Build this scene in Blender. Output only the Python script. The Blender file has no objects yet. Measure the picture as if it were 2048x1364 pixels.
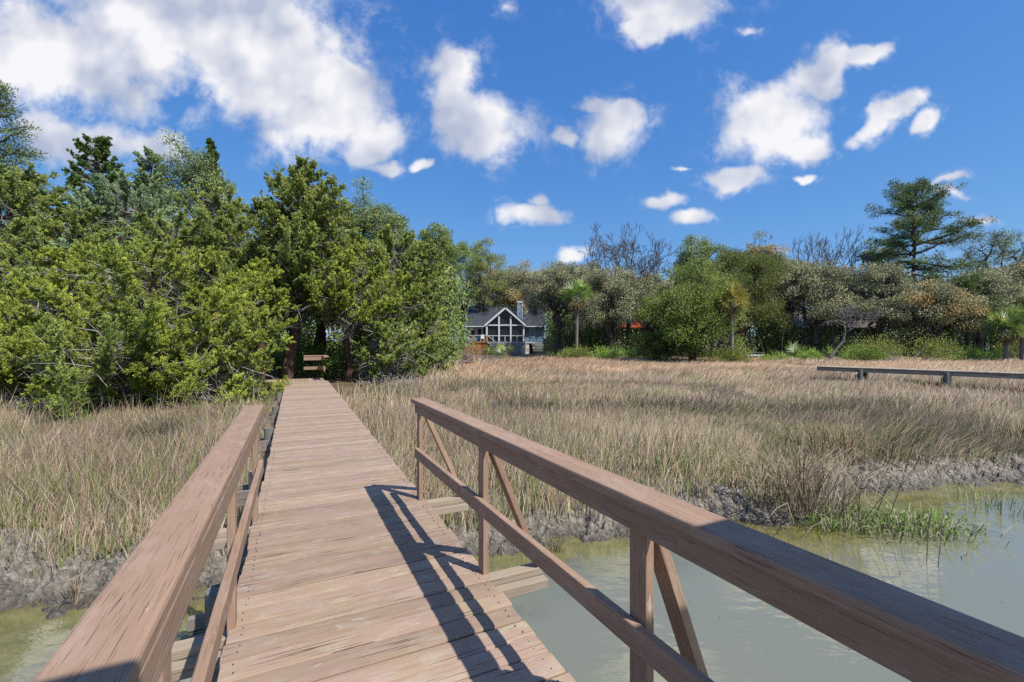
import bpy, bmesh, math, random
import numpy as np
from mathutils import Vector, Matrix

# ------------------------------------------------------------------ camera, sky, sun, exposure
S = bpy.context.scene
COL = S.collection
F = 915.0                      # focal length in photo pixels (photo 2048 wide)
HC = 1.5                       # eye height over the deck (deck top = 0)

cam = bpy.data.cameras.new("camera")
cam_o = bpy.data.objects.new("camera", cam)
COL.objects.link(cam_o)
cam_o.location = (0, 0, HC)
cam_o.rotation_euler = (math.radians(90), 0, 0)
cam.sensor_width = 36.0
cam.lens = 36.0 * F / 2048.0
cam.clip_start = 0.05
cam.clip_end = 6000
S.camera = cam_o

SUN = Vector((0.578, -0.405, 0.96)).normalized()
SUN_EL = math.asin(SUN.z)
SUN_AZ = math.atan2(SUN.x, SUN.y)

sun = bpy.data.lights.new("sun", 'SUN')
sun.energy = 5.0
sun.angle = math.radians(0.53)
sun.color = (1.0, 0.95, 0.87)
sun_o = bpy.data.objects.new("sun", sun)
COL.objects.link(sun_o)
sun_o.rotation_euler = SUN.to_track_quat('Z', 'Y').to_euler()
sun_o.location = (20, -14, 40)

S.view_settings.view_transform = 'Standard'
S.view_settings.look = 'None'
S.view_settings.exposure = 0.18
S.view_settings.gamma = 1.0
S.view_settings.use_curve_mapping = False
S.cycles.max_bounces = 6
S.cycles.diffuse_bounces = 2
S.cycles.glossy_bounces = 3
S.cycles.transmission_bounces = 4
S.cycles.use_denoising = False
S.cycles.sample_clamp_indirect = 4.0

W = bpy.data.worlds.new("World")
S.world = W
W.use_nodes = True
wn, wl = W.node_tree.nodes, W.node_tree.links
wn.clear()


def wnode(t, **kw):
    n = wn.new(t)
    for k, v in kw.items():
        setattr(n, k, v)
    return n


def wmath(op, a, b=None, clamp=False):
    n = wnode('ShaderNodeMath', operation=op, use_clamp=clamp)
    for i, v in enumerate((a, b)):
        if v is None:
            continue
        if isinstance(v, (int, float)):
            n.inputs[i].default_value = v
        else:
            wl.new(v, n.inputs[i])
    return n.outputs[0]


sky = wnode('ShaderNodeTexSky', sky_type='NISHITA')
sky.sun_disc = False
sky.sun_elevation = SUN_EL
sky.sun_rotation = SUN_AZ
sky.altitude = 0
sky.air_density = 1.0
sky.dust_density = 0.3
sky.ozone_density = 3.0
tint = wnode('ShaderNodeMix', data_type='RGBA', blend_type='MULTIPLY')
tint.inputs[0].default_value = 1.0
wl.new(sky.outputs[0], tint.inputs[6])
tint.inputs[7].default_value = (0.64, 1.03, 1.42, 1)
sepc = wnode('ShaderNodeSeparateColor')
wl.new(tint.outputs[2], sepc.inputs[0])
cmbc = wnode('ShaderNodeCombineColor')
for i_, (ref, out_, pw) in enumerate(((1.27, 1.24, 1.0), (3.36, 3.14, .70), (7.26, 6.6, .40))):
    wl.new(wmath('MULTIPLY', wmath('POWER', wmath('DIVIDE', sepc.outputs[i_], ref), pw), out_), cmbc.inputs[i_])
skycol = cmbc.outputs[0]

tc = wnode('ShaderNodeTexCoord')
sep = wnode('ShaderNodeSeparateXYZ')
wl.new(tc.outputs['Generated'], sep.inputs[0])
yy = wmath('MAXIMUM', sep.outputs[1], 0.03)
uu = wmath('DIVIDE', sep.outputs[0], yy)
vv = wmath('DIVIDE', sep.outputs[2], yy)
comb = wnode('ShaderNodeCombineXYZ')
wl.new(uu, comb.inputs[0])
wl.new(vv, comb.inputs[1])
P0 = comb.outputs[0]


def wnoise(vec, scale, detail, rough=0.55):
    n = wnode('ShaderNodeTexNoise', noise_dimensions='2D')
    n.inputs['Scale'].default_value = scale
    n.inputs['Detail'].default_value = detail
    n.inputs['Roughness'].default_value = rough
    wl.new(vec, n.inputs['Vector'])
    return n


def wvec(op, a, b):
    n = wnode('ShaderNodeVectorMath', operation=op)
    for i, v in enumerate((a, b)):
        if v is None:
            continue
        if isinstance(v, tuple):
            n.inputs[i].default_value = v
        else:
            wl.new(v, n.inputs[i])
    return n


warp = wnoise(P0, 5.0, 4.0)
wsub = wvec('SUBTRACT', warp.outputs['Color'], (0.5, 0.5, 0.5))
wsc = wnode('ShaderNodeVectorMath', operation='SCALE')
wl.new(wsub.outputs[0], wsc.inputs[0])
wsc.inputs['Scale'].default_value = 0.10
PW = wvec('ADD', P0, wsc.outputs[0]).outputs[0]

# cumulus puffs by direction: centre x, y, half sizes, tilt, thinness
PUFFS = [
    (90, 105, 235, 105, .30, 0), (490, 80, 250, 150, .38, 0), (640, 165, 130, 60, .35, 0), (330, 15, 300, 90, 0, .12), (280, 120, 200, 80, .3, .22),
    (640, 245, 135, 62, 0, 0), (740, 275, 90, 45, -.1, .1),
    (905, 195, 58, 90, .1, 0), (965, 245, 105, 62, .35, 0), (920, 140, 48, 40, 0, .05),
    (1212, 258, 68, 58, 0, 0), (1190, 220, 50, 24, .3, 0), (1240, 228, 35, 30, 0, 0), (1115, 278, 48, 20, 0, .3),
    (785, 328, 70, 20, .1, .35), (842, 325, 25, 18, 0, .3),
    (1315, 5, 130, 62, .1, 0), (1290, 52, 60, 34, 0, .05),
    (1540, 250, 108, 74, .1, 0), (1610, 285, 62, 42, -.2, 0), (1525, 215, 60, 45, 0, 0), (1640, 152, 90, 36, -.6, 0), (1720, 115, 66, 26, -.3, 0),
    (1466, 356, 60, 30, -.1, 0), (1775, 232, 88, 24, -.55, .05), (1850, 243, 46, 22, -.6, .05),
    (1065, 432, 58, 24, 0, 0), (1062, 408, 24, 17, 0, 0), (1338, 407, 62, 20, -.15, .05), (1388, 441, 52, 22, -.1, .05),
    (1615, 357, 34, 13, 0, .3), (1142, 500, 44, 17, 0, .15), (1890, 375, 55, 13, -.3, .3), (1950, 450, 60, 12, 0, .4),
    (170, 285, 200, 70, .1, .30), (330, 300, 110, 55, .1, .25), (1900, 400, 70, 16, .1, .45), (1370, 335, 40, 12, 0, .5),
    (1000, 15, 40, 25, 0, .5), (1500, 60, 50, 16, 0, .5),
]
best = None
for (cx, cy, rx, ry, rot, thin) in PUFFS:
    m = wnode('ShaderNodeMapping', vector_type='TEXTURE')
    wl.new(PW, m.inputs['Vector'])
    m.inputs['Location'].default_value = ((cx - 1024) / F, (683 - cy) / F, 0)
    m.inputs['Rotation'].default_value = (0, 0, -rot)
    m.inputs['Scale'].default_value = (rx / F * 1.22, ry / F * 1.22, 1)
    ln = wnode('ShaderNodeVectorMath', operation='LENGTH')
    wl.new(m.outputs[0], ln.inputs[0])
    d = ln.outputs['Value']
    if thin:
        d = wmath('ADD', d, thin)
    best = d if best is None else wmath('MINIMUM', best, d)
fb = wnoise(P0, 8.0, 12.0, 0.60)
fb2 = wnoise(wvec('ADD', P0, (0.03, 0.05, 0)).outputs[0], 5.0, 3.0, 0.5)
fb3 = wnoise(P0, 5.0, 3.0, 0.5)
dens = wmath('ADD', wmath('MULTIPLY', wmath('SUBTRACT', 1.0, best), 1.5), wmath('MULTIPLY', wmath('SUBTRACT', fb.outputs[0], 0.47), 1.9))
mr = wnode('ShaderNodeMapRange', interpolation_type='SMOOTHSTEP')
wl.new(dens, mr.inputs[0])
mr.inputs[1].default_value = 0.0
mr.inputs[2].default_value = 0.82
veil = wnode('ShaderNodeMapRange', interpolation_type='SMOOTHSTEP')
wl.new(dens, veil.inputs[0])
veil.inputs[1].default_value = -0.55
veil.inputs[2].default_value = 0.75
wisp = wnode('ShaderNodeMapRange', interpolation_type='SMOOTHSTEP')
wl.new(wnoise(PW, 13.0, 9.0, 0.65).outputs[0], wisp.inputs[0])
wisp.inputs[1].default_value = 0.46
wisp.inputs[2].default_value = 0.72
mask = wmath('MAXIMUM', mr.outputs[0], wmath('MULTIPLY', wmath('MULTIPLY', veil.outputs[0], wisp.outputs[0]), 0.75))
mask = wmath('MULTIPLY', mask, wmath('GREATER_THAN', sep.outputs[1], 0.03))
# scattered clouds over the rest of the sky, behind the camera
bk = wnode('ShaderNodeTexNoise', noise_dimensions='3D')
bk.inputs['Scale'].default_value = 3.0
bk.inputs['Detail'].default_value = 6.0
wl.new(tc.outputs['Generated'], bk.inputs['Vector'])
bm = wnode('ShaderNodeMapRange', interpolation_type='SMOOTHSTEP')
wl.new(bk.outputs[0], bm.inputs[0])
bm.inputs[1].default_value = 0.44
bm.inputs[2].default_value = 0.62
by = wnode('ShaderNodeMapRange', interpolation_type='SMOOTHSTEP')
wl.new(sep.outputs[1], by.inputs[0])
by.inputs[1].default_value = 0.25
by.inputs[2].default_value = -0.15
mask = wmath('MAXIMUM', mask, wmath('MULTIPLY', wmath('MULTIPLY', bm.outputs[0], by.outputs[0]), 0.4))
mask = wmath('MULTIPLY', mask, 0.97)
big = wnoise(P0, 3.2, 3.0)
shade = wmath('ADD', wmath('MULTIPLY', wmath('SUBTRACT', fb3.outputs[0], fb2.outputs[0]), 3.0), wmath('SUBTRACT', wmath('MULTIPLY', big.outputs[0], 2.2), 0.50), clamp=True)
cr = wnode('ShaderNodeMix', data_type='RGBA')
wl.new(shade, cr.inputs[0])
cr.inputs[6].default_value = (4.2, 4.7, 6.0, 1)
cr.inputs[7].default_value = (8.5, 8.4, 8.6, 1)
skymix = wnode('ShaderNodeMix', data_type='RGBA')
wl.new(mask, skymix.inputs[0])
wl.new(skycol, skymix.inputs[6])
wl.new(cr.outputs[2], skymix.inputs[7])
bg = wnode('ShaderNodeBackground')
bg.inputs['Strength'].default_value = 0.10
wl.new(skymix.outputs[2], bg.inputs['Color'])
wo = wnode('ShaderNodeOutputWorld')
wl.new(bg.outputs[0], wo.inputs[0])

# ------------------------------------------------------------------ helpers
TH = math.radians(25.35)                      # the walkway runs 25 degrees left of the view
NV = np.array([math.cos(TH), math.sin(TH)])   # across the walkway, to the right
DV = np.array([-math.sin(TH), math.cos(TH)])  # along the walkway, away
WALK = Matrix(((NV[0], DV[0], 0, 0), (NV[1], DV[1], 0, 0), (0, 0, 1, 0), (0, 0, 0, 1)))


def at(px, Z):
    return ((px - 1024.0) / F * Z, Z)


def zat(py, Z):
    return HC + (683.0 - py) / F * Z


def link(o, parent=None):
    COL.objects.link(o)
    if parent is not None:
        o.parent = parent
    return o


def tag(o, label=None, cat=None, group=None, kind=None):
    if label:
        o['label'] = label
    if cat:
        o['category'] = cat
    if group:
        o['group'] = group
    if kind:
        o['kind'] = kind
    return o


def thing(name, label, cat, loc=(0, 0, 0), rz=0.0, group=None):
    o = bpy.data.objects.new(name, None)
    o.empty_display_size = 0.3
    o.location = loc
    o.rotation_euler = (0, 0, rz)
    link(o)
    return tag(o, label, cat, group)


def npmesh(name, V, Q, mat, parent=None, tint=None, col=None, smooth=False, uv=None, midx=None):
    """V (n,3), Q (m,k) faces all of k corners"""
    V = np.asarray(V, dtype=np.float32)
    Q = np.asarray(Q, dtype=np.int32)
    me = bpy.data.meshes.new(name)
    me.vertices.add(len(V))
    me.vertices.foreach_set('co', V.ravel())
    k = Q.shape[1]
    me.loops.add(Q.size)
    me.loops.foreach_set('vertex_index', Q.ravel())
    me.polygons.add(len(Q))
    me.polygons.foreach_set('loop_start', np.arange(0, Q.size, k, dtype=np.int32))
    me.polygons.foreach_set('loop_total', np.full(len(Q), k, dtype=np.int32))
    if smooth:
        me.polygons.foreach_set('use_smooth', np.ones(len(Q), dtype=bool))
    if tint is not None:
        a = me.attributes.new('tint', 'FLOAT', 'FACE')
        a.data.foreach_set('value', np.asarray(tint, dtype=np.float32))
    if col is not None:
        a = me.attributes.new('hue', 'FLOAT_COLOR', 'POINT')
        c4 = np.ones((len(V), 4), dtype=np.float32)
        c4[:, :3] = col
        a.data.foreach_set('color', c4.ravel())
    if uv is not None:
        u = me.uv_layers.new(name='UVMap')
        u.data.foreach_set('uv', np.asarray(uv, dtype=np.float32).ravel())
    for mm in (mat if isinstance(mat, (list, tuple)) else (mat,)):
        me.materials.append(mm)
    if midx is not None:
        me.polygons.foreach_set('material_index', np.asarray(midx, dtype=np.int32))
    me.update(calc_edges=True)
    o = bpy.data.objects.new(name, me)
    return link(o, parent)


def unit(a):
    return a / np.maximum(np.linalg.norm(a, axis=-1, keepdims=True), 1e-9)


def perp(a, rng):
    r = rng.normal(size=a.shape)
    return unit(np.cross(a, r))


def leaf_quads(C, A, L, Wd, rng):
    """diamond leaf cards: base C, axis A (unit), length L, width Wd"""
    n = len(C)
    L = np.broadcast_to(L, (n,))[:, None]
    Wd = np.broadcast_to(Wd, (n,))[:, None]
    B = perp(A, rng) * Wd * .5
    mid = C + A * L * .45
    V = np.stack([C, mid + B, C + A * L, mid - B], axis=1).reshape(-1, 3)
    return V, np.arange(4 * n).reshape(n, 4)


def tubes(P0, P1, R0, R1, sides=5):
    P0, P1 = np.asarray(P0, float), np.asarray(P1, float)
    n = len(P0)
    R0 = np.broadcast_to(R0, (n,))
    R1 = np.broadcast_to(R1, (n,))
    ax = unit(P1 - P0)
    ref = np.where(np.abs(ax[:, 2:3]) > .9, np.array([[1., 0, 0]]), np.array([[0, 0, 1.]]))
    U = unit(np.cross(ax, ref))
    Vv = np.cross(ax, U)
    an = np.arange(sides) * 2 * math.pi / sides
    ring = U[:, None, :] * np.cos(an)[None, :, None] + Vv[:, None, :] * np.sin(an)[None, :, None]
    A = P0[:, None, :] + ring * R0[:, None, None]
    B = P1[:, None, :] + ring * R1[:, None, None]
    V = np.concatenate([A, B], axis=1).reshape(-1, 3)
    i = np.arange(sides)
    j = (i + 1) % sides
    q = np.stack([i, j, j + sides, i + sides], axis=1)
    Q = (np.arange(n) * 2 * sides)[:, None, None] + q[None]
    return V, Q.reshape(-1, 4)


class Bag:
    """collects quads"""
    def __init__(self):
        self.V, self.Q, self.T, self.n = [], [], [], 0

    def add(self, V, Q, t=None):
        self.V.append(V)
        self.Q.append(Q + self.n)
        self.n += len(V)
        if t is not None:
            self.T.append(np.broadcast_to(t, (len(Q),)))

    def build(self, name, mat, parent=None, smooth=False):
        if not self.V:
            return None
        return npmesh(name, np.concatenate(self.V), np.concatenate(self.Q), mat, parent,
                      np.concatenate(self.T) if self.T else None, smooth=smooth)


def polyseg(P, r0, r1):
    """polyline (k,3) -> segment arrays with tapering radii"""
    k = len(P)
    r = np.linspace(r0, r1, k)
    return P[:-1], P[1:], r[:-1], r[1:]


def hash2(ix, iy, seed=0):
    h = (ix.astype(np.int64) * 374761393 + iy.astype(np.int64) * 668265263 + seed * 982451653) & 0x7fffffff
    h = (h ^ (h >> 13)) * 1274126177 & 0x7fffffff
    h = (h ^ (h >> 16)) * 2246822519 & 0x7fffffff
    return (h & 0xffffff) / float(0xffffff)


def vnoise(x, y, seed=0):
    ix, iy = np.floor(x), np.floor(y)
    fx, fy = x - ix, y - iy
    fx = fx * fx * (3 - 2 * fx)
    fy = fy * fy * (3 - 2 * fy)
    a = hash2(ix, iy, seed); b = hash2(ix + 1, iy, seed)
    c = hash2(ix, iy + 1, seed); d = hash2(ix + 1, iy + 1, seed)
    return (a * (1 - fx) + b * fx) * (1 - fy) + (c * (1 - fx) + d * fx) * fy


def fbm(x, y, seed=0, octv=4):
    s, a = 0, .5
    for o in range(octv):
        s = s + a * vnoise(x * 2 ** o, y * 2 ** o, seed + o)
        a *= .5
    return s / (1 - .5 ** octv)


def voronoi(x, y, seed=0):
    ix, iy = np.floor(x), np.floor(y)
    f1 = np.full(x.shape, 9.); f2 = np.full(x.shape, 9.); h1 = np.zeros(x.shape)
    for dx in (-1, 0, 1):
        for dy in (-1, 0, 1):
            cx, cy = ix + dx, iy + dy
            px = cx + hash2(cx, cy, seed); py = cy + hash2(cx, cy, seed + 7)
            hh = hash2(cx, cy, seed + 13)
            d = np.hypot(px - x, py - y)
            n1 = d < f1
            f2 = np.where(n1, f1, np.minimum(f2, d))
            h1 = np.where(n1, hh, h1)
            f1 = np.where(n1, d, f1)
    return f1, f2, h1


# ------------------------------------------------------------------ materials
def new_mat(name):
    m = bpy.data.materials.new(name)
    m.use_nodes = True
    nt = m.node_tree
    b = nt.nodes['Principled BSDF']
    return m, nt.nodes, nt.links, b


def ramp(N, stops):
    r = N.new('ShaderNodeValToRGB')
    e = r.color_ramp.elements
    while len(e) < len(stops):
        e.new(0.5)
    for el, (p, c) in zip(e, stops):
        el.position = p
        el.color = (*c, 1) if len(c) == 3 else c
    return r


def lift_normal(N, L, b, t, k):
    """thin leaves catch light from both sides: soften the flat card's normal towards the sky"""
    g = N.new('ShaderNodeNewGeometry')
    v = N.new('ShaderNodeVectorMath'); v.operation = 'ADD'; v.inputs[1].default_value = (0, 0, k)
    L.new(g.outputs['Normal'], v.inputs[0])
    n = N.new('ShaderNodeVectorMath'); n.operation = 'NORMALIZE'
    L.new(v.outputs[0], n.inputs[0])
    L.new(n.outputs[0], b.inputs['Normal'])


def leaf_mat(name, stops, trans=0.30, rough=.6, spec=.25, gain=1.0):
    stops = [(p, tuple(x * gain for x in c)) for p, c in stops]
    m, N, L, b = new_mat(name)
    a = N.new('ShaderNodeAttribute'); a.attribute_name = 'tint'
    r = ramp(N, stops)
    L.new(a.outputs['Fac'], r.inputs[0])
    L.new(r.outputs[0], b.inputs['Base Color'])
    b.inputs['Roughness'].default_value = rough
    b.inputs['Specular IOR Level'].default_value = spec
    t = N.new('ShaderNodeBsdfTranslucent')
    L.new(r.outputs[0], t.inputs[0])
    lift_normal(N, L, b, t, .9)
    mx = N.new('ShaderNodeMixShader')
    mx.inputs[0].default_value = trans
    L.new(b.outputs[0], mx.inputs[1]); L.new(t.outputs[0], mx.inputs[2])
    L.new(mx.outputs[0], N['Material Output'].inputs[0])
    return m


def hue_mat(name, trans=0.25, rough=.7):
    m, N, L, b = new_mat(name)
    a = N.new('ShaderNodeAttribute'); a.attribute_name = 'hue'
    L.new(a.outputs['Color'], b.inputs['Base Color'])
    b.inputs['Roughness'].default_value = rough
    b.inputs['Specular IOR Level'].default_value = .2
    t = N.new('ShaderNodeBsdfTranslucent')
    L.new(a.outputs['Color'], t.inputs[0])
    lift_normal(N, L, b, t, 1.4)
    mx = N.new('ShaderNodeMixShader'); mx.inputs[0].default_value = trans
    L.new(b.outputs[0], mx.inputs[1]); L.new(t.outputs[0], mx.inputs[2])
    L.new(mx.outputs[0], N['Material Output'].inputs[0])
    return m


def bark_mat(name, c0, c1, scale=14):
    m, N, L, b = new_mat(name)
    g = N.new('ShaderNodeTexCoord')
    mp = N.new('ShaderNodeMapping'); mp.inputs['Scale'].default_value = (1, 1, .25)
    L.new(g.outputs['Object'], mp.inputs[0])
    n = N.new('ShaderNodeTexNoise'); n.inputs['Scale'].default_value = scale; n.inputs['Detail'].default_value = 5
    L.new(mp.outputs[0], n.inputs['Vector'])
    r = ramp(N, [(.3, c0), (.7, c1)])
    L.new(n.outputs[0], r.inputs[0]); L.new(r.outputs[0], b.inputs['Base Color'])
    b.inputs['Roughness'].default_value = .9
    b.inputs['Specular IOR Level'].default_value = .15
    bp = N.new('ShaderNodeBump'); bp.inputs['Strength'].default_value = .5; bp.inputs['Distance'].default_value = .03
    L.new(n.outputs[0], bp.inputs['Height']); L.new(bp.outputs[0], b.inputs['Normal'])
    return m


def plain_mat(name, c, rough=.7, var=.25, scale=6, spec=.3, bump=0.0):
    m, N, L, b = new_mat(name)
    g = N.new('ShaderNodeTexCoord')
    n = N.new('ShaderNodeTexNoise'); n.inputs['Scale'].default_value = scale; n.inputs['Detail'].default_value = 6
    L.new(g.outputs['Object'], n.inputs['Vector'])
    r = ramp(N, [(.3, tuple(x * (1 - var) for x in c)), (.7, tuple(min(1, x * (1 + var)) for x in c))])
    L.new(n.outputs[0], r.inputs[0]); L.new(r.outputs[0], b.inputs['Base Color'])
    b.inputs['Roughness'].default_value = rough
    b.inputs['Specular IOR Level'].default_value = spec
    if bump:
        bp = N.new('ShaderNodeBump'); bp.inputs['Strength'].default_value = bump; bp.inputs['Distance'].default_value = .02
        L.new(n.outputs[0], bp.inputs['Height']); L.new(bp.outputs[0], b.inputs['Normal'])
    return m


def wood_mat(name, base, worn, dark, grain=60, crack=.62, crack_w=.03, wear=.5, bump=.6, cscale=(1.1, 42), scuff=0.0, blotch=None):
    """timber: UV u runs along the grain (m), v across it (m); 'tint' differs from board to board"""
    m, N, L, b = new_mat(name)
    uv = N.new('ShaderNodeUVMap'); uv.uv_map = 'UVMap'
    at_ = N.new('ShaderNodeAttribute'); at_.attribute_name = 'tint'
    off = N.new('ShaderNodeVectorMath'); off.operation = 'MULTIPLY_ADD'
    cmb = N.new('ShaderNodeCombineXYZ')
    L.new(at_.outputs['Fac'], cmb.inputs[0]); L.new(at_.outputs['Fac'], cmb.inputs[1]); L.new(at_.outputs['Fac'], cmb.inputs[2])
    L.new(cmb.outputs[0], off.inputs[0]); off.inputs[1].default_value = (37.3, 51.7, 23.1)
    L.new(uv.outputs[0], off.inputs[2])

    def tex(sx, sy, detail, rough=.6, dist=0.0):
        mp = N.new('ShaderNodeMapping'); mp.inputs['Scale'].default_value = (sx, sy, 1)
        L.new(off.outputs[0], mp.inputs[0])
        n = N.new('ShaderNodeTexNoise'); n.inputs['Scale'].default_value = 1; n.inputs['Detail'].default_value = detail
        n.inputs['Roughness'].default_value = rough; n.inputs['Distortion'].default_value = dist
        L.new(mp.outputs[0], n.inputs['Vector'])
        return n.outputs[0]

    fine = tex(3.0, grain * 2, 4)
    mid = tex(1.6, 16, 5, .65, .6)
    blot = tex(5, 9, 6, .7, .3)
    ck = tex(cscale[0], cscale[1], 2, .45, .35)
    r1 = ramp(N, [(.25, tuple(x * .86 for x in base)), (.55, base), (.8, tuple(min(1, x * 1.10) for x in base))])
    L.new(mid, r1.inputs[0])
    w = ramp(N, [(.50, (0, 0, 0)), (.72, (1, 1, 1))]); L.new(blot, w.inputs[0])
    wm = N.new('ShaderNodeMath'); wm.operation = 'MULTIPLY'; wm.inputs[1].default_value = wear
    L.new(w.outputs[0], wm.inputs[0])
    mx = N.new('ShaderNodeMix'); mx.data_type = 'RGBA'
    L.new(wm.outputs[0], mx.inputs[0]); L.new(r1.outputs[0], mx.inputs[6]); mx.inputs[7].default_value = (*worn, 1)
    # board to board
    bv = N.new('ShaderNodeMapRange'); L.new(at_.outputs['Fac'], bv.inputs[0]); bv.inputs[3].default_value = .84; bv.inputs[4].default_value = 1.12
    hsv = N.new('ShaderNodeHueSaturation'); L.new(mx.outputs[2], hsv.inputs['Color']); L.new(bv.outputs[0], hsv.inputs['Value'])
    fr = ramp(N, [(.3, (.93, .93, .93)), (.65, (1.02, 1.02, 1.02))]); L.new(fine, fr.inputs[0])
    mu = N.new('ShaderNodeMix'); mu.data_type = 'RGBA'; mu.blend_type = 'MULTIPLY'; mu.inputs[0].default_value = 1
    L.new(hsv.outputs[0], mu.inputs[6]); L.new(fr.outputs[0], mu.inputs[7])
    cr_ = ramp(N, [(crack, (0, 0, 0)), (crack + crack_w, (1, 1, 1))]); L.new(ck, cr_.inputs[0])
    m2 = N.new('ShaderNodeMix'); m2.data_type = 'RGBA'
    L.new(cr_.outputs[0], m2.inputs[0]); L.new(mu.outputs[2], m2.inputs[6]); m2.inputs[7].default_value = (*dark, 1)
    out = m2.outputs[2]
    if blotch:
        gp = N.new('ShaderNodeNewGeometry')
        bn = N.new('ShaderNodeTexNoise'); bn.inputs['Scale'].default_value = 2.6; bn.inputs['Detail'].default_value = 7; bn.inputs['Roughness'].default_value = .68
        L.new(gp.outputs['Position'], bn.inputs['Vector'])
        br = ramp(N, [(.42, (0, 0, 0)), (.60, (1, 1, 1))]); L.new(bn.outputs[0], br.inputs[0])
        bm_ = N.new('ShaderNodeMath'); bm_.operation = 'MULTIPLY'; bm_.inputs[1].default_value = .55; L.new(br.outputs[0], bm_.inputs[0])
        m4 = N.new('ShaderNodeMix'); m4.data_type = 'RGBA'; m4.blend_type = 'MULTIPLY'
        L.new(bm_.outputs[0], m4.inputs[0]); L.new(out, m4.inputs[6]); m4.inputs[7].default_value = (*blotch, 1)
        out = m4.outputs[2]
    if scuff:
        sc_ = ramp(N, [(.66, (0, 0, 0)), (.74, (1, 1, 1))]); L.new(tex(7, 26, 4, .6, 1.2), sc_.inputs[0])
        sm = N.new('ShaderNodeMath'); sm.operation = 'MULTIPLY'; sm.inputs[1].default_value = scuff; L.new(sc_.outputs[0], sm.inputs[0])
        m3 = N.new('ShaderNodeMix'); m3.data_type = 'RGBA'
        L.new(sm.outputs[0], m3.inputs[0]); L.new(out, m3.inputs[6]); m3.inputs[7].default_value = (.66, .60, .55, 1)
        out = m3.outputs[2]
    L.new(out, b.inputs['Base Color'])
    b.inputs['Roughness'].default_value = .78
    b.inputs['Specular IOR Level'].default_value = .25
    h = N.new('ShaderNodeMath'); h.operation = 'MULTIPLY_ADD'
    L.new(cr_.outputs[0], h.inputs[0]); h.inputs[1].default_value = -1.2; L.new(fine, h.inputs[2])
    bp = N.new('ShaderNodeBump'); bp.inputs['Strength'].default_value = bump; bp.inputs['Distance'].default_value = .004
    L.new(h.outputs[0], bp.inputs['Height']); L.new(bp.outputs[0], b.inputs['Normal'])
    return m


M = {}
M['deck'] = wood_mat('weathered_deck_wood', (.36, .25, .19), (.43, .355, .288), (.09, .06, .045), crack=.665, crack_w=.03, wear=.8, cscale=(2.2, 110), scuff=.6, blotch=(.98, 1.05, .84))
M['rail'] = wood_mat('stained_rail_wood', (.365, .238, .165), (.48, .37, .295), (.09, .058, .044), crack=.655, crack_w=.03, wear=.5, cscale=(6.5, 420), scuff=.5)
M['raw'] = wood_mat('raw_timber', (.37, .30, .225), (.43, .38, .31), (.09, .06, .04), crack=.64, wear=.5)
M['grey'] = wood_mat('grey_timber', (.24, .21, .18), (.34, .31, .28), (.05, .05, .05), crack=.62, wear=.6)
M['pile'] = wood_mat('treated_piling', (.19, .19, .165), (.28, .27, .25), (.03, .03, .03), crack=.64, wear=.4)
M['orange_wood'] = wood_mat('new_orange_timber', (.50, .215, .05), (.52, .27, .10), (.2, .08, .02), crack=.7, wear=.3)

M['dark_wood'] = wood_mat('dark_timber', (.13, .105, .08), (.2, .17, .13), (.03, .03, .03), wear=.4)
M['nail'] = wood_mat('rusty_nail', (.06, .045, .04), (.09, .06, .05), (.03, .03, .03))

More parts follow.
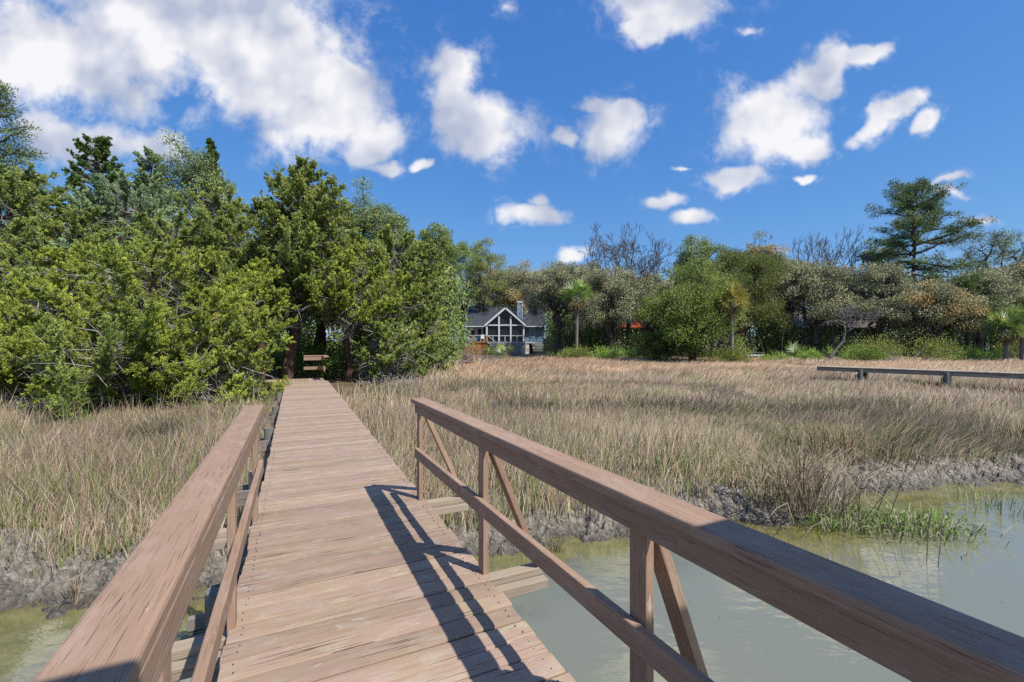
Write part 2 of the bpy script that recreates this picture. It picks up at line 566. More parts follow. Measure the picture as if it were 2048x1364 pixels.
# ------------------------------------------------------------------ timber boards
class Boards:
    """collects timber with UVs along the grain; build() makes one mesh"""
    def __init__(self):
        self.V, self.F, self.UV, self.T, self.second = [], [], [], [], None

    def merge(self, other):
        self.second = len(self.F)
        n = len(self.V)
        self.V += other.V
        self.F += [tuple(i + n for i in f) for f in other.F]
        self.UV += other.UV
        self.T += other.T

    def prism(self, prof, p0, p1, up=(0, 0, 1), tint=None, twist=0.0):
        """profile [(a,b)...] (a sideways, b up) swept from p0 to p1"""
        p0, p1 = Vector(p0), Vector(p1)
        ax = (p1 - p0); ln = ax.length; ax.normalize()
        up = Vector(up)
        sd = ax.cross(up).normalized(); u2 = sd.cross(ax).normalized()
        t = random.random() if tint is None else tint
        k = len(prof); base = len(self.V)
        for e, p in ((0, p0), (1, p1)):
            for (a, b_) in prof:
                self.V.append(p + sd * a + u2 * b_)
        per = [0.0]
        for i in range(k):
            a, b_ = prof[i], prof[(i + 1) % k]
            per.append(per[-1] + math.hypot(a[0] - b_[0], a[1] - b_[1]))
        u0 = random.random() * 5
        for i in range(k):
            j = (i + 1) % k
            self.F.append((base + i, base + j, base + k + j, base + k + i))
            self.UV.append([(u0, per[i]), (u0, per[i + 1]), (u0 + ln, per[i + 1]), (u0 + ln, per[i])])
            self.T.append(t)
        for f, s in ((list(range(k))[::-1], 0), (list(range(k)), 1)):
            self.F.append(tuple(base + s * k + i for i in f))
            self.UV.append([(prof[i][0] * .2 + u0, prof[i][1]) for i in f])
            self.T.append(t)

    def bar(self, p0, p1, w, h, ch=.006, up=(0, 0, 1), tint=None):
        """w sideways, h along up; chamfered"""
        a, b_ = w / 2, h / 2
        c = min(ch, a * .45, b_ * .45)
        prof = [(-a + c, -b_), (a - c, -b_), (a - c * .3, -b_ + c * .3), (a, -b_ + c), (a, b_ - c), (a - c * .3, b_ - c * .3), (a - c, b_), (-a + c, b_),
                (-a + c * .3, b_ - c * .3), (-a, b_ - c), (-a, -b_ + c), (-a + c * .3, -b_ + c * .3)]
        self.prism(prof, p0, p1, up, tint)

    def rod(self, p0, p1, r, sides=12, tint=None):
        self.prism([(r * math.cos(2 * math.pi * i / sides), r * math.sin(2 * math.pi * i / sides)) for i in range(sides)], p0, p1,
                   (0, 1, 0) if abs((Vector(p1) - Vector(p0)).normalized().z) > .9 else (0, 0, 1), tint)

    def build(self, name, mat, parent=None, smooth=False):
        me = bpy.data.meshes.new(name)
        me.from_pydata([tuple(v) for v in self.V], [], self.F)
        u = me.uv_layers.new(name='UVMap')
        i = 0
        flat = []
        for f in self.UV:
            for q in f:
                flat.extend(q)
        u.data.foreach_set('uv', flat)
        a = me.attributes.new('tint', 'FLOAT', 'FACE')
        a.data.foreach_set('value', self.T)
        for mm in (mat if isinstance(mat, list) else [mat]):
            me.materials.append(mm)
        if self.second:
            me.polygons.foreach_set('material_index', [0] * self.second + [1] * (len(self.F) - self.second))
        me.update()
        o = bpy.data.objects.new(name, me)
        return link(o, parent)


random.seed(7)

# ------------------------------------------------------------------ ground
BANK = np.array([(-40, 3.2), (-14, 4.2), (-7.0, 4.45), (-5.17, 4.62), (-4.45, 4.72), (-3.87, 4.9), (-3.16, 4.9), (-2.2, 5.1), (-1.3, 5.55), (-.41, 5.92), (.6, 6.15),
                 (1.45, 6.3), (2.3, 6.75), (3.02, 6.98), (3.9, 6.75), (4.6, 6.75), (5.3, 7.4), (6.2, 8.18), (7.8, 8.5), (9.8, 8.76), (14, 9.6), (24, 11), (60, 14)])
WATER_Z = -1.2
MARSH_Z = -0.9


def bank_y(x):
    return np.interp(x, BANK[:, 0], BANK[:, 1]) + (fbm(x * 1.7, x * 0 + 3.1, 5, 3) - .5) * .35


# edge of the woods: y beyond which the ground rises out of the marsh
EDGE = np.array([(-80, 12.0), (-16, 11.6), (-9.5, 12.4), (-7.2, 14.0), (-6.4, 18.5), (-4.8, 28), (-3.2, 38), (0, 52), (6, 54), (12, 54), (30, 52), (60, 50), (140, 46)])


def edge_y(x):
    return np.interp(x, EDGE[:, 0], EDGE[:, 1])


def smooth(t):
    t = np.clip(t, 0, 1)
    return t * t * (3 - 2 * t)


def ground_z(x, y, detail=True):
    s = (y - bank_y(x)) * .9
    z = np.where(s < 0, WATER_Z + np.maximum(s * .30, -.9), WATER_Z + (MARSH_Z - WATER_Z) * smooth(s / .55 + .12))
    z = z + smooth((y - edge_y(x)) / 9.0) * .45 + np.clip(y - 75, 0, 200) * .004
    if detail:
        lum = smooth((s + .35) / .35) * (1 - smooth((s - .75) / .9))
        wx = x + (fbm(x * 3, y * 3, 21, 2) - .5) * .16
        wy = y + (fbm(x * 3, y * 3, 31, 2) - .5) * .16
        f1, f2, h = voronoi(wx * 7.0, wy * 9.0, 3)
        crack = np.clip((f2 - f1) * 3.2, 0, 1)
        g1, g2, gh = voronoi(wx * 2.2, wy * 2.6, 9)
        z = z + lum * ((crack - .75) * .10 + (h - .5) * .07 + (gh - .5) * .20 * np.clip((g2 - g1) * 4, 0, 1) + (fbm(x * 14, y * 14, 8, 2) - .5) * .05)
        z = z + (fbm(x * .8, y * .8, 2, 3) - .5) * .10 * smooth((s - .4) / 1.0)
    return z


def axis(fine0, fine1, step, lo, hi, grow=1.13):
    a = list(np.arange(fine0, fine1, step))
    s, v = step, a[-1]
    while v < hi:
        s = min(s * grow, 60); v += s; a.append(v)
    s, v = step, a[0]
    b = []
    while v > lo:
        s = min(s * grow, 60); v -= s; b.append(v)
    return np.array(b[::-1] + a)


xs = axis(-8.2, 13.2, .034, -900, 900)
ys = axis(4.2, 10.4, .032, -60, 1500)
GX, GY = np.meshgrid(xs, ys)
GZ = ground_z(GX, GY)
V = np.stack([GX, GY, GZ], -1).reshape(-1, 3)
ny_, nx_ = GX.shape
ii = (np.arange(ny_ - 1)[:, None] * nx_ + np.arange(nx_ - 1)[None]).ravel()
Q = np.stack([ii, ii + 1, ii + 1 + nx_, ii + nx_], 1)

m, N, L, b = new_mat('marsh_ground')
g = N.new('ShaderNodeNewGeometry')
n1 = N.new('ShaderNodeTexNoise'); n1.inputs['Scale'].default_value = 9; n1.inputs['Detail'].default_value = 8
n1.inputs['Roughness'].default_value = .7
L.new(g.outputs['Position'], n1.inputs['Vector'])
n2 = N.new('ShaderNodeTexNoise'); n2.inputs['Scale'].default_value = .9; n2.inputs['Detail'].default_value = 5
L.new(g.outputs['Position'], n2.inputs['Vector'])
r1 = ramp(N, [(.30, (.09, .075, .06)), (.5, (.215, .187, .15)), (.70, (.42, .375, .31))]); L.new(n1.outputs[0], r1.inputs[0])
r2 = ramp(N, [(.35, (.10, .078, .05)), (.65, (.20, .15, .09))]); L.new(n2.outputs[0], r2.inputs[0])
sp = N.new('ShaderNodeSeparateXYZ'); L.new(g.outputs['Position'], sp.inputs[0])
am = N.new('ShaderNodeAttribute'); am.attribute_name = 'hue'
mx = N.new('ShaderNodeMix'); mx.data_type = 'RGBA'
L.new(am.outputs['Fac'], mx.inputs[0]); L.new(r2.outputs[0], mx.inputs[6]); L.new(r1.outputs[0], mx.inputs[7])
# wet mud close to the water line is a darker mud
wet = N.new('ShaderNodeMapRange'); L.new(sp.outputs[2], wet.inputs[0])
wet.inputs[1].default_value = WATER_Z + .02; wet.inputs[2].default_value = WATER_Z + .16; wet.inputs[3].default_value = .5; wet.inputs[4].default_value = 1
mw = N.new('ShaderNodeMix'); mw.data_type = 'RGBA'; mw.blend_type = 'MULTIPLY'; mw.inputs[0].default_value = 1
L.new(mx.outputs[2], mw.inputs[6]); L.new(wet.outputs[0], mw.inputs[7])
L.new(mw.outputs[2], b.inputs['Base Color'])
b.inputs['Roughness'].default_value = .55
b.inputs['Specular IOR Level'].default_value = .45
vo = N.new('ShaderNodeTexVoronoi'); vo.feature = 'DISTANCE_TO_EDGE'; vo.inputs['Scale'].default_value = 15
L.new(g.outputs['Position'], vo.inputs['Vector'])
hm = N.new('ShaderNodeMath'); hm.operation = 'ADD'; L.new(vo.outputs[0], hm.inputs[0]); L.new(n1.outputs[0], hm.inputs[1])
bp = N.new('ShaderNodeBump'); bp.inputs['Strength'].default_value = .9; bp.inputs['Distance'].default_value = .06
L.new(hm.outputs[0], bp.inputs['Height']); L.new(bp.outputs[0], b.inputs['Normal'])
M['ground'] = m
sb = (GY - bank_y(GX)) * .9
mudness = (1 - smooth((sb - .9) / 1.2)).reshape(-1, 1)
ground = npmesh('marsh_ground', V, Q, m, col=np.repeat(mudness, 3, 1), smooth=True)
tag(ground, kind='structure')

# ------------------------------------------------------------------ water
wxs = axis(-9, 14, .25, -300, 300)
wys = axis(-3, 13, .12, -200, 40)
WX, WY = np.meshgrid(wxs, wys)
V = np.stack([WX, WY, np.full(WX.shape, WATER_Z)], -1).reshape(-1, 3)
ny_, nx_ = WX.shape
ii = (np.arange(ny_ - 1)[:, None] * nx_ + np.arange(nx_ - 1)[None]).ravel()
Q = np.stack([ii, ii + 1, ii + 1 + nx_, ii + nx_], 1)
shal = np.clip(1 - (bank_y(WX) - WY) / 1.7, 0, 1)
shal = (np.clip(shal * .9 + (fbm(WX * 1.6, WY * 2.0, 44, 4) - .5) * .8 * (shal > 0), 0, .9) * (shal > 0)).reshape(-1, 1)
m, N, L, b = new_mat('creek_water')
am = N.new('ShaderNodeAttribute'); am.attribute_name = 'hue'
g = N.new('ShaderNodeNewGeometry')
n1 = N.new('ShaderNodeTexNoise'); n1.inputs['Scale'].default_value = 5; n1.inputs['Detail'].default_value = 6
L.new(g.outputs['Position'], n1.inputs['Vector'])
ra = ramp(N, [(.3, (.085, .08, .03)), (.7, (.20, .175, .035))]); L.new(n1.outputs[0], ra.inputs[0])
mx = N.new('ShaderNodeMix'); mx.data_type = 'RGBA'
L.new(am.outputs['Fac'], mx.inputs[0]); mx.inputs[6].default_value = (.198, .192, .114, 1); L.new(ra.outputs[0], mx.inputs[7])
L.new(mx.outputs[2], b.inputs['Base Color'])
b.inputs['Roughness'].default_value = .025
b.inputs['IOR'].default_value = 2.3
b.inputs['Specular IOR Level'].default_value = .5
nw = N.new('ShaderNodeTexNoise'); nw.inputs['Scale'].default_value = 3.0; nw.inputs['Detail'].default_value = 3
mpw = N.new('ShaderNodeMapping'); mpw.inputs['Scale'].default_value = (1, 2.2, 1)
L.new(g.outputs['Position'], mpw.inputs[0]); L.new(mpw.outputs[0], nw.inputs['Vector'])
bp = N.new('ShaderNodeBump'); bp.inputs['Strength'].default_value = .09; bp.inputs['Distance'].default_value = .05
L.new(nw.outputs[0], bp.inputs['Height']); L.new(bp.outputs[0], b.inputs['Normal'])
M['water'] = m
tag(npmesh('creek_water', V, Q, m, col=np.repeat(shal, 3, 1)), kind='structure')


# ------------------------------------------------------------------ boardwalk
def wk(n, d, z=0.0):
    return (NV[0] * n + DV[0] * d, NV[1] * n + DV[1] * d, z)


def walk_thing(name, label, cat, n, d):
    x, y, z = wk(n, d)
    o = thing(name, label, cat)
    o.matrix_world = Matrix.Identity(4)
    return o


NL, NR = -0.313, 1.113
boardwalk = thing('boardwalk', 'weathered pinkish-brown plank boardwalk leading from the creek to the cedars', 'boardwalk')
bd = Boards()
nail_at = []
d = -1.6
END = 18.6
while d < END:
    w = .137 + random.uniform(-.004, .004)
    cup = random.uniform(-.003, .009)
    zb = random.uniform(-.004, .004)
    prof = []
    hw = w / 2
    for t in (-1, -.93, -.6, 0, .6, .93, 1):
        zz = cup * (t * t - .5) + zb - (.010 if abs(t) == 1 else (.002 if abs(t) == .93 else 0))
        prof.append((t * hw, zz))
    prof = prof[::-1] + [(-hw, -.038 + zb), (hw, -.038 + zb)]
    if d < 7:
        nail_at.append(d + hw)
    e0, e1 = random.uniform(-.010, .010), random.uniform(-.010, .010)
    sk = random.uniform(-.004, .004)
    bd.prism(prof, wk(NL + e0, d + hw + sk, -.0), wk(NR + e1, d + hw - sk, -.0), tint=random.random())
    d += w + random.uniform(.006, .014)
nails = Boards()
for k in nail_at:
    for n in (NL + .06, NR - .06):
        for s_ in (-.03, .03):
            x_, y_, _ = wk(n + random.uniform(-.008, .008), k + s_ + random.uniform(-.006, .006))
            nails.rod((x_, y_, -.01), (x_, y_, .0045), .0032, 6)
bd.merge(nails)
bd.build('deck', [M['deck'], M['nail']], boardwalk)
for n in (NL + .06, .4, NR - .06):
    s_ = Boards()
    s_.bar(wk(n, -1.6, -.16), wk(n, END, -.16), .045, .23)
    s_.build('stringer', M['grey'], boardwalk)
for d in (.15, 3.43, 6.4, 9.4, 12.4, 15.4, 18.2):
    for n in (-.43, .98):
        p_ = Boards()
        p_.rod(wk(n, d, -2.2), wk(n, d, -.28 if n > 0 else -.08), .085, 14)
        p_.build('piling', M['pile'], boardwalk, smooth=False)
    c_ = Boards()
    c_.bar(wk(-.62, d + .12, -.37), wk(1.1, d + .12, -.37), .045, .18)
    c_.bar(wk(-.62, d - .12, -.37), wk(1.1, d - .12, -.37), .045, .18)
    c_.build('cross_beam', M['grey'], boardwalk)


def railing(side, label, dpost, d_end, d_start, flare):
    o = thing('wooden_railing', label, 'railing')
    sgn = 1 if side > 0 else -1
    inner = (NR - .06) if side > 0 else (NL + .030)      # inner post face

    def fn(n, d):                                       # rails flare a little towards the camera
        return n + sgn * flare * max(0, 4.4 - d)
    for d in dpost:
        pb = Boards()
        n0 = inner + sgn * .019
        pb.bar(wk(fn(n0, d), d + .045, -.02), wk(fn(n0, d), d + .045, .921), .089, .038, .004, up=(NV[0], NV[1], 0))
        pb.build('post', M['rail'], o)
        bb = Boards()
        nb = inner + sgn * .045
        a = Vector(wk(fn(nb, d), d + .045, .865)); c = Vector(wk(nb + sgn * .40, d + .045, -.02))
        bb.bar(a, c, .089, .038, .004, up=(NV[0], NV[1], .3))
        bb.build('brace', M['rail'], o)
        ob = Boards()
        i0 = inner - sgn * .30
        ob.bar(wk(i0, d + .045, -.065), wk(inner + sgn * .47, d + .045, -.065), .089, .05, .004)
        ob.bar(wk(i0, d - .045, -.115), wk(inner + sgn * .47, d - .045, -.115), .07, .06, .004)
        ob.build('outrigger', M['raw'], o)
    cb = Boards()
    nc = inner + sgn * (.0 if side > 0 else .029)
    cb.bar(wk(fn(nc, d_start), d_start, .94), wk(fn(nc, d_end), d_end, .94), .14, .04, .011)
    cb.build('top_rail', M['rail'], o)
    ab = Boards()
    na = inner - sgn * .0205
    ab.bar(wk(fn(na, d_start), d_start, .873), wk(fn(na, d_end - .03), d_end - .03, .873), .038, .092, .006)
    ab.build('apron_board', M['rail'], o)
    lb = Boards()
    lb.bar(wk(fn(na, d_start), d_start, .447), wk(fn(na, d_end - .02), d_end - .02, .447), .038, .092, .006)
    lb.build('lower_rail', M['rail'], o)
    return o


railing(1, 'stained timber railing on the right edge of the boardwalk, over the creek', (4.276, 2.727, 1.257, -.25), 4.31, -1.5, .021)
railing(-1, 'stained timber railing on the left edge of the boardwalk, with scuffed white marks', (4.33, 2.77, 1.33, -.2), 4.43, -1.5, .0)

# unseen shelter behind the camera, its split roof shaped to shade the near rails
sh = thing('unseen_shelter', 'unseen timber shelter roof added behind the camera to shade the near rails', 'shelter')
for n0, n1 in ((-3.2, .40), (1.30, 4.6)):
    rb = Boards()
    k = -.13
    while k > -2.6:
        rb.bar(wk(n0, k - .07, 2.68), wk(n1, k - .07, 2.68), .139, .03, .003)
        k -= .14
    rb.build('roof', M['grey'], sh)
for n in (-2.9, -.9, 2.0, 4.3):
    pb = Boards(); pb.bar(wk(n, -2.3, -2.2), wk(n, -2.3, 2.66), .12, .12); pb.build('post', M['grey'], sh)

# far end: the walkway turns left, a short railing closes the end
turn = thing('boardwalk_landing', 'shaded grey plank landing turning left at the end of the boardwalk', 'landing')
tb = Boards()
k = NL - 2.6
while k < NR - .1:
    tb.bar(wk(k, END + .01, -.02), wk(k, END + 1.5, -.02), .137, .036, .004); k += .143
tb.build('deck', M['deck'], turn)
er = thing('end_railing', 'short brown bench-like railing closing the far end of the boardwalk', 'railing')
for n, d in ((.42, END + 1.35), (1.02, END + 1.35), (1.06, END + .2)):
    pb = Boards(); pb.bar(wk(n, d, -.02), wk(n, d, .88), .089, .089); pb.build('post', M['rail'], er)
tb = Boards(); tb.bar(wk(.30, END + 1.33, .905), wk(1.13, END + 1.33, .905), .17, .045); tb.bar(wk(1.06, END + 1.24, .905), wk(1.06, END + .05, .905), .17, .045)
tb.build('top_rail', M['rail'], er)
tb = Boards(); tb.bar(wk(.30, END + 1.28, .80), wk(1.1, END + 1.28, .80), .04, .14); tb.bar(wk(.30, END + 1.28, .42), wk(1.1, END + 1.28, .42), .04, .12)
tb.bar(wk(1.0, END + 1.2, .42), wk(1.0, END + .1, .42), .04, .12); tb.build('lower_rail', M['rail'], er)

# neighbour's boardwalk on the right
nb = thing('far_boardwalk', "neighbour's low grey boardwalk on dark pilings crossing the right side of the marsh", 'boardwalk')
A = Vector((21.9, 17.2, .21)); B = Vector((15.95, 23.7, .21))
dirv = (B - A).normalized(); nrm = Vector((dirv.y, -dirv.x, 0)) * 1.0
ex = A - dirv * 9
bb = Boards()
t, Lg = 0.0, (B - ex).length
while t < Lg:
    c = ex + dirv * t
    bb.bar(c - nrm * .6 + Vector((0, 0, -.02)), c + nrm * .6 + Vector((0, 0, -.02)), .138, .04, .004); t += .144
bb.build('deck', M['raw'], nb)
for s_ in (-.52, .52):
    j = Boards(); j.bar(ex + nrm * s_ + Vector((0, 0, -.15)), B + nrm * s_ + Vector((0, 0, -.13)), .05, .17); j.build('stringer', M['raw'], nb)
t = 1.0
while t < Lg - .5:
    c = ex + dirv * t
    for s_ in (-.68, .68):
        p_ = Boards(); p_.rod(c + nrm * s_ + Vector((0, 0, -1.6)), c + nrm * s_ + Vector((0, 0, -.06)), .10, 12); p_.build('piling', M['pile'], nb)
    cb = Boards(); cb.bar(c - nrm * .95 + Vector((0, 0, -.38)) + dirv * .13, c + nrm * .95 + Vector((0, 0, -.38)) + dirv * .13, .05, .17); cb.build('cross_beam', M['grey'], nb)
    t += 3.0

# short plank walkway among the left cedars
x0, y0 = at(-90, 13.2); x1, y1 = at(118, 15.2)
pw = thing('plank_walkway', 'short tan plank walkway at the left edge beneath the cedars', 'walkway')
pb = Boards()
pa, pe = Vector((x0, y0, zat(768, 13.2))), Vector((x1, y1, zat(744, 15.2)))
dv = (pe - pa).normalized(); nm = Vector((dv.y, -dv.x, 0))
pb.bar(pa, pe, .30, .045); pb.bar(pa - nm * -.34 + Vector((0, 0, -.03)), pe - nm * -.34 + Vector((0, 0, -.03)), .30, .045)
pb.build('deck', M['raw'], pw)
for t in (.1, .5, .9):
    q = pa.lerp(pe, t); p2 = Boards(); p2.rod(q + Vector((0, 0, -1.3)), q + Vector((0, 0, -.03)), .07); p2.build('piling', M['pile'], pw)

# ------------------------------------------------------------------ foliage materials
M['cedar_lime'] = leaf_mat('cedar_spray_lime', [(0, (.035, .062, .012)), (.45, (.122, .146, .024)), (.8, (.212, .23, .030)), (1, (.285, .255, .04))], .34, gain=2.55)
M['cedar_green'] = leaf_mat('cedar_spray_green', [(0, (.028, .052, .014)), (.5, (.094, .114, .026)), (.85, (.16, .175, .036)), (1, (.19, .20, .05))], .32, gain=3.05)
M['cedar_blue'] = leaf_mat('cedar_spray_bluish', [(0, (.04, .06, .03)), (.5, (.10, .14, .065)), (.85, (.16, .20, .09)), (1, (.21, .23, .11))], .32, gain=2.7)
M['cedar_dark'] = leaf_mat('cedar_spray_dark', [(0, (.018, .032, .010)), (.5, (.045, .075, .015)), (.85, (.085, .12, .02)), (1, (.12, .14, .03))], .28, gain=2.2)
M['oak_grey'] = leaf_mat('live_oak_leaf', [(0, (.035, .042, .022)), (.5, (.094, .094, .047)), (.85, (.150, .142, .072)), (1, (.19, .16, .08))], .22, .5, .4, gain=3.6)
M['oak_green'] = leaf_mat('oak_leaf_green', [(0, (.03, .045, .012)), (.5, (.07, .095, .025)), (.85, (.12, .14, .04)), (1, (.16, .15, .05))], .25, .5, .4, gain=3.2)
M['oak_brown'] = leaf_mat('oak_leaf_russet', [(0, (.05, .045, .02)), (.5, (.13, .10, .045)), (.8, (.20, .135, .05)), (1, (.25, .13, .04))], .25, gain=2.8)
M['spring'] = leaf_mat('spring_leaf', [(0, (.10, .12, .03)), (.5, (.17, .20, .05)), (1, (.25, .26, .08))], .35, gain=1.8)
M['pine'] = leaf_mat('pine_needle', [(0, (.016, .034, .014)), (.5, (.05, .072, .02)), (.9, (.09, .115, .026)), (1, (.11, .14, .04))], .22, gain=2.3)
M['moss'] = leaf_mat('hanging_moss', [(0, (.09, .09, .07)), (.6, (.16, .16, .125)), (1, (.22, .21, .17))], .3, .9, .1, gain=1.0)
M['palm'] = leaf_mat('palm_frond', [(0, (.04, .07, .012)), (.5, (.09, .14, .022)), (.85, (.17, .22, .035)), (1, (.30, .26, .06))], .3, .4, .5, gain=2.3)
M['palm_dead'] = leaf_mat('dead_frond', [(0, (.14, .10, .05)), (.6, (.28, .20, .09)), (1, (.40, .30, .12))], .25)
M['shrub'] = leaf_mat('bright_shrub_leaf', [(0, (.06, .09, .015)), (.5, (.13, .20, .03)), (1, (.22, .28, .06))], .35, gain=2.0)
M['shrub_olive'] = leaf_mat('olive_shrub_leaf', [(0, (.05, .06, .012)), (.5, (.11, .13, .022)), (1, (.19, .19, .04))], .3, gain=2.0)
M['palm_yellow'] = leaf_mat('yellowing_frond', [(0, (.17, .20, .035)), (.5, (.40, .36, .08)), (1, (.66, .52, .15))], .35)
M['cedar_far'] = leaf_mat('far_cedar_spray', [(0, (.10, .14, .035)), (.5, (.24, .31, .06)), (1, (.40, .44, .10))], .35)
M['cedar_olive'] = leaf_mat('olive_cedar_spray', [(0, (.07, .09, .025)), (.5, (.17, .21, .045)), (1, (.28, .31, .07))], .35)
M['pine_light'] = leaf_mat('light_pine_needle', [(0, (.05, .08, .02)), (.5, (.14, .19, .04)), (1, (.25, .28, .07))], .3)
M['oak_mixed'] = leaf_mat('oak_leaf_mixed', [(0, (.04, .045, .022)), (.42, (.095, .095, .045)), (.62, (.145, .118, .05)), (1, (.23, .14, .045))], .22, .5, .4, gain=3.3)
M['russet'] = leaf_mat('dead_russet_leaf', [(0, (.16, .07, .035)), (.5, (.34, .15, .075)), (1, (.46, .26, .17))], .3)
M['bark_cedar'] = bark_mat('cedar_bark', (.06, .036, .026), (.15, .095, .07))
M['bark_oak'] = bark_mat('oak_bark', (.055, .047, .04), (.14, .125, .11))
M['bark_pine'] = bark_mat('pine_bark', (.06, .045, .036), (.13, .10, .085))
M['bark_palm'] = bark_mat('palm_bark', (.14, .12, .10), (.27, .24, .21), 9)
M['bark_bare'] = bark_mat('bare_branch_bark', (.085, .072, .07), (.16, .14, .135))
M['bark_dead'] = bark_mat('dead_tree_bark', (.12, .108, .10), (.21, .195, .185))
M['dead'] = bark_mat('dead_grey_twig', (.30, .275, .26), (.50, .47, .45))


def base_z(x, y):
    return float(ground_z(np.array([x]), np.array([y]), False)[0])


GAPS = [(1242, 1302, 634, 672), (1594, 1632, 618, 672), (1692, 1760, 628, 674)]


def gap(x, y, z):
    """places where the foliage is thin and a house shows behind it"""
    px = 1024 + F * x / y; py = 683 - F * (z - HC) / y
    return any(a < px < b_ and c < py < d_ for a, b_, c, d_ in GAPS)


def bend_line(p0, p1, k, sag, rng, wob):
    t = np.linspace(0, 1, k)[:, None]
    P = p0 * (1 - t) + p1 * t
    P[:, 2] += (sag * 4 * t * (1 - t))[:, 0]
    w = rng.normal(size=(k, 3)) * wob
    w[0] = 0; w[-1] = 0
    return P + w * np.linalg.norm(p1 - p0)


def two_tone(a, b_, name, mats, o):
    Va, Qa = np.concatenate(a.V), np.concatenate(a.Q)
    if b_.V:
        Vb, Qb = np.concatenate(b_.V), np.concatenate(b_.Q)
        return npmesh(name, np.concatenate([Va, Vb]), np.concatenate([Qa, Qb + len(Va)]), mats, o, tint=np.concatenate(a.T + b_.T) if a.T else None, midx=np.r_[np.zeros(len(Qa)), np.ones(len(Qb))])
    return npmesh(name, Va, Qa, mats[0], o, tint=np.concatenate(a.T) if a.T else None)


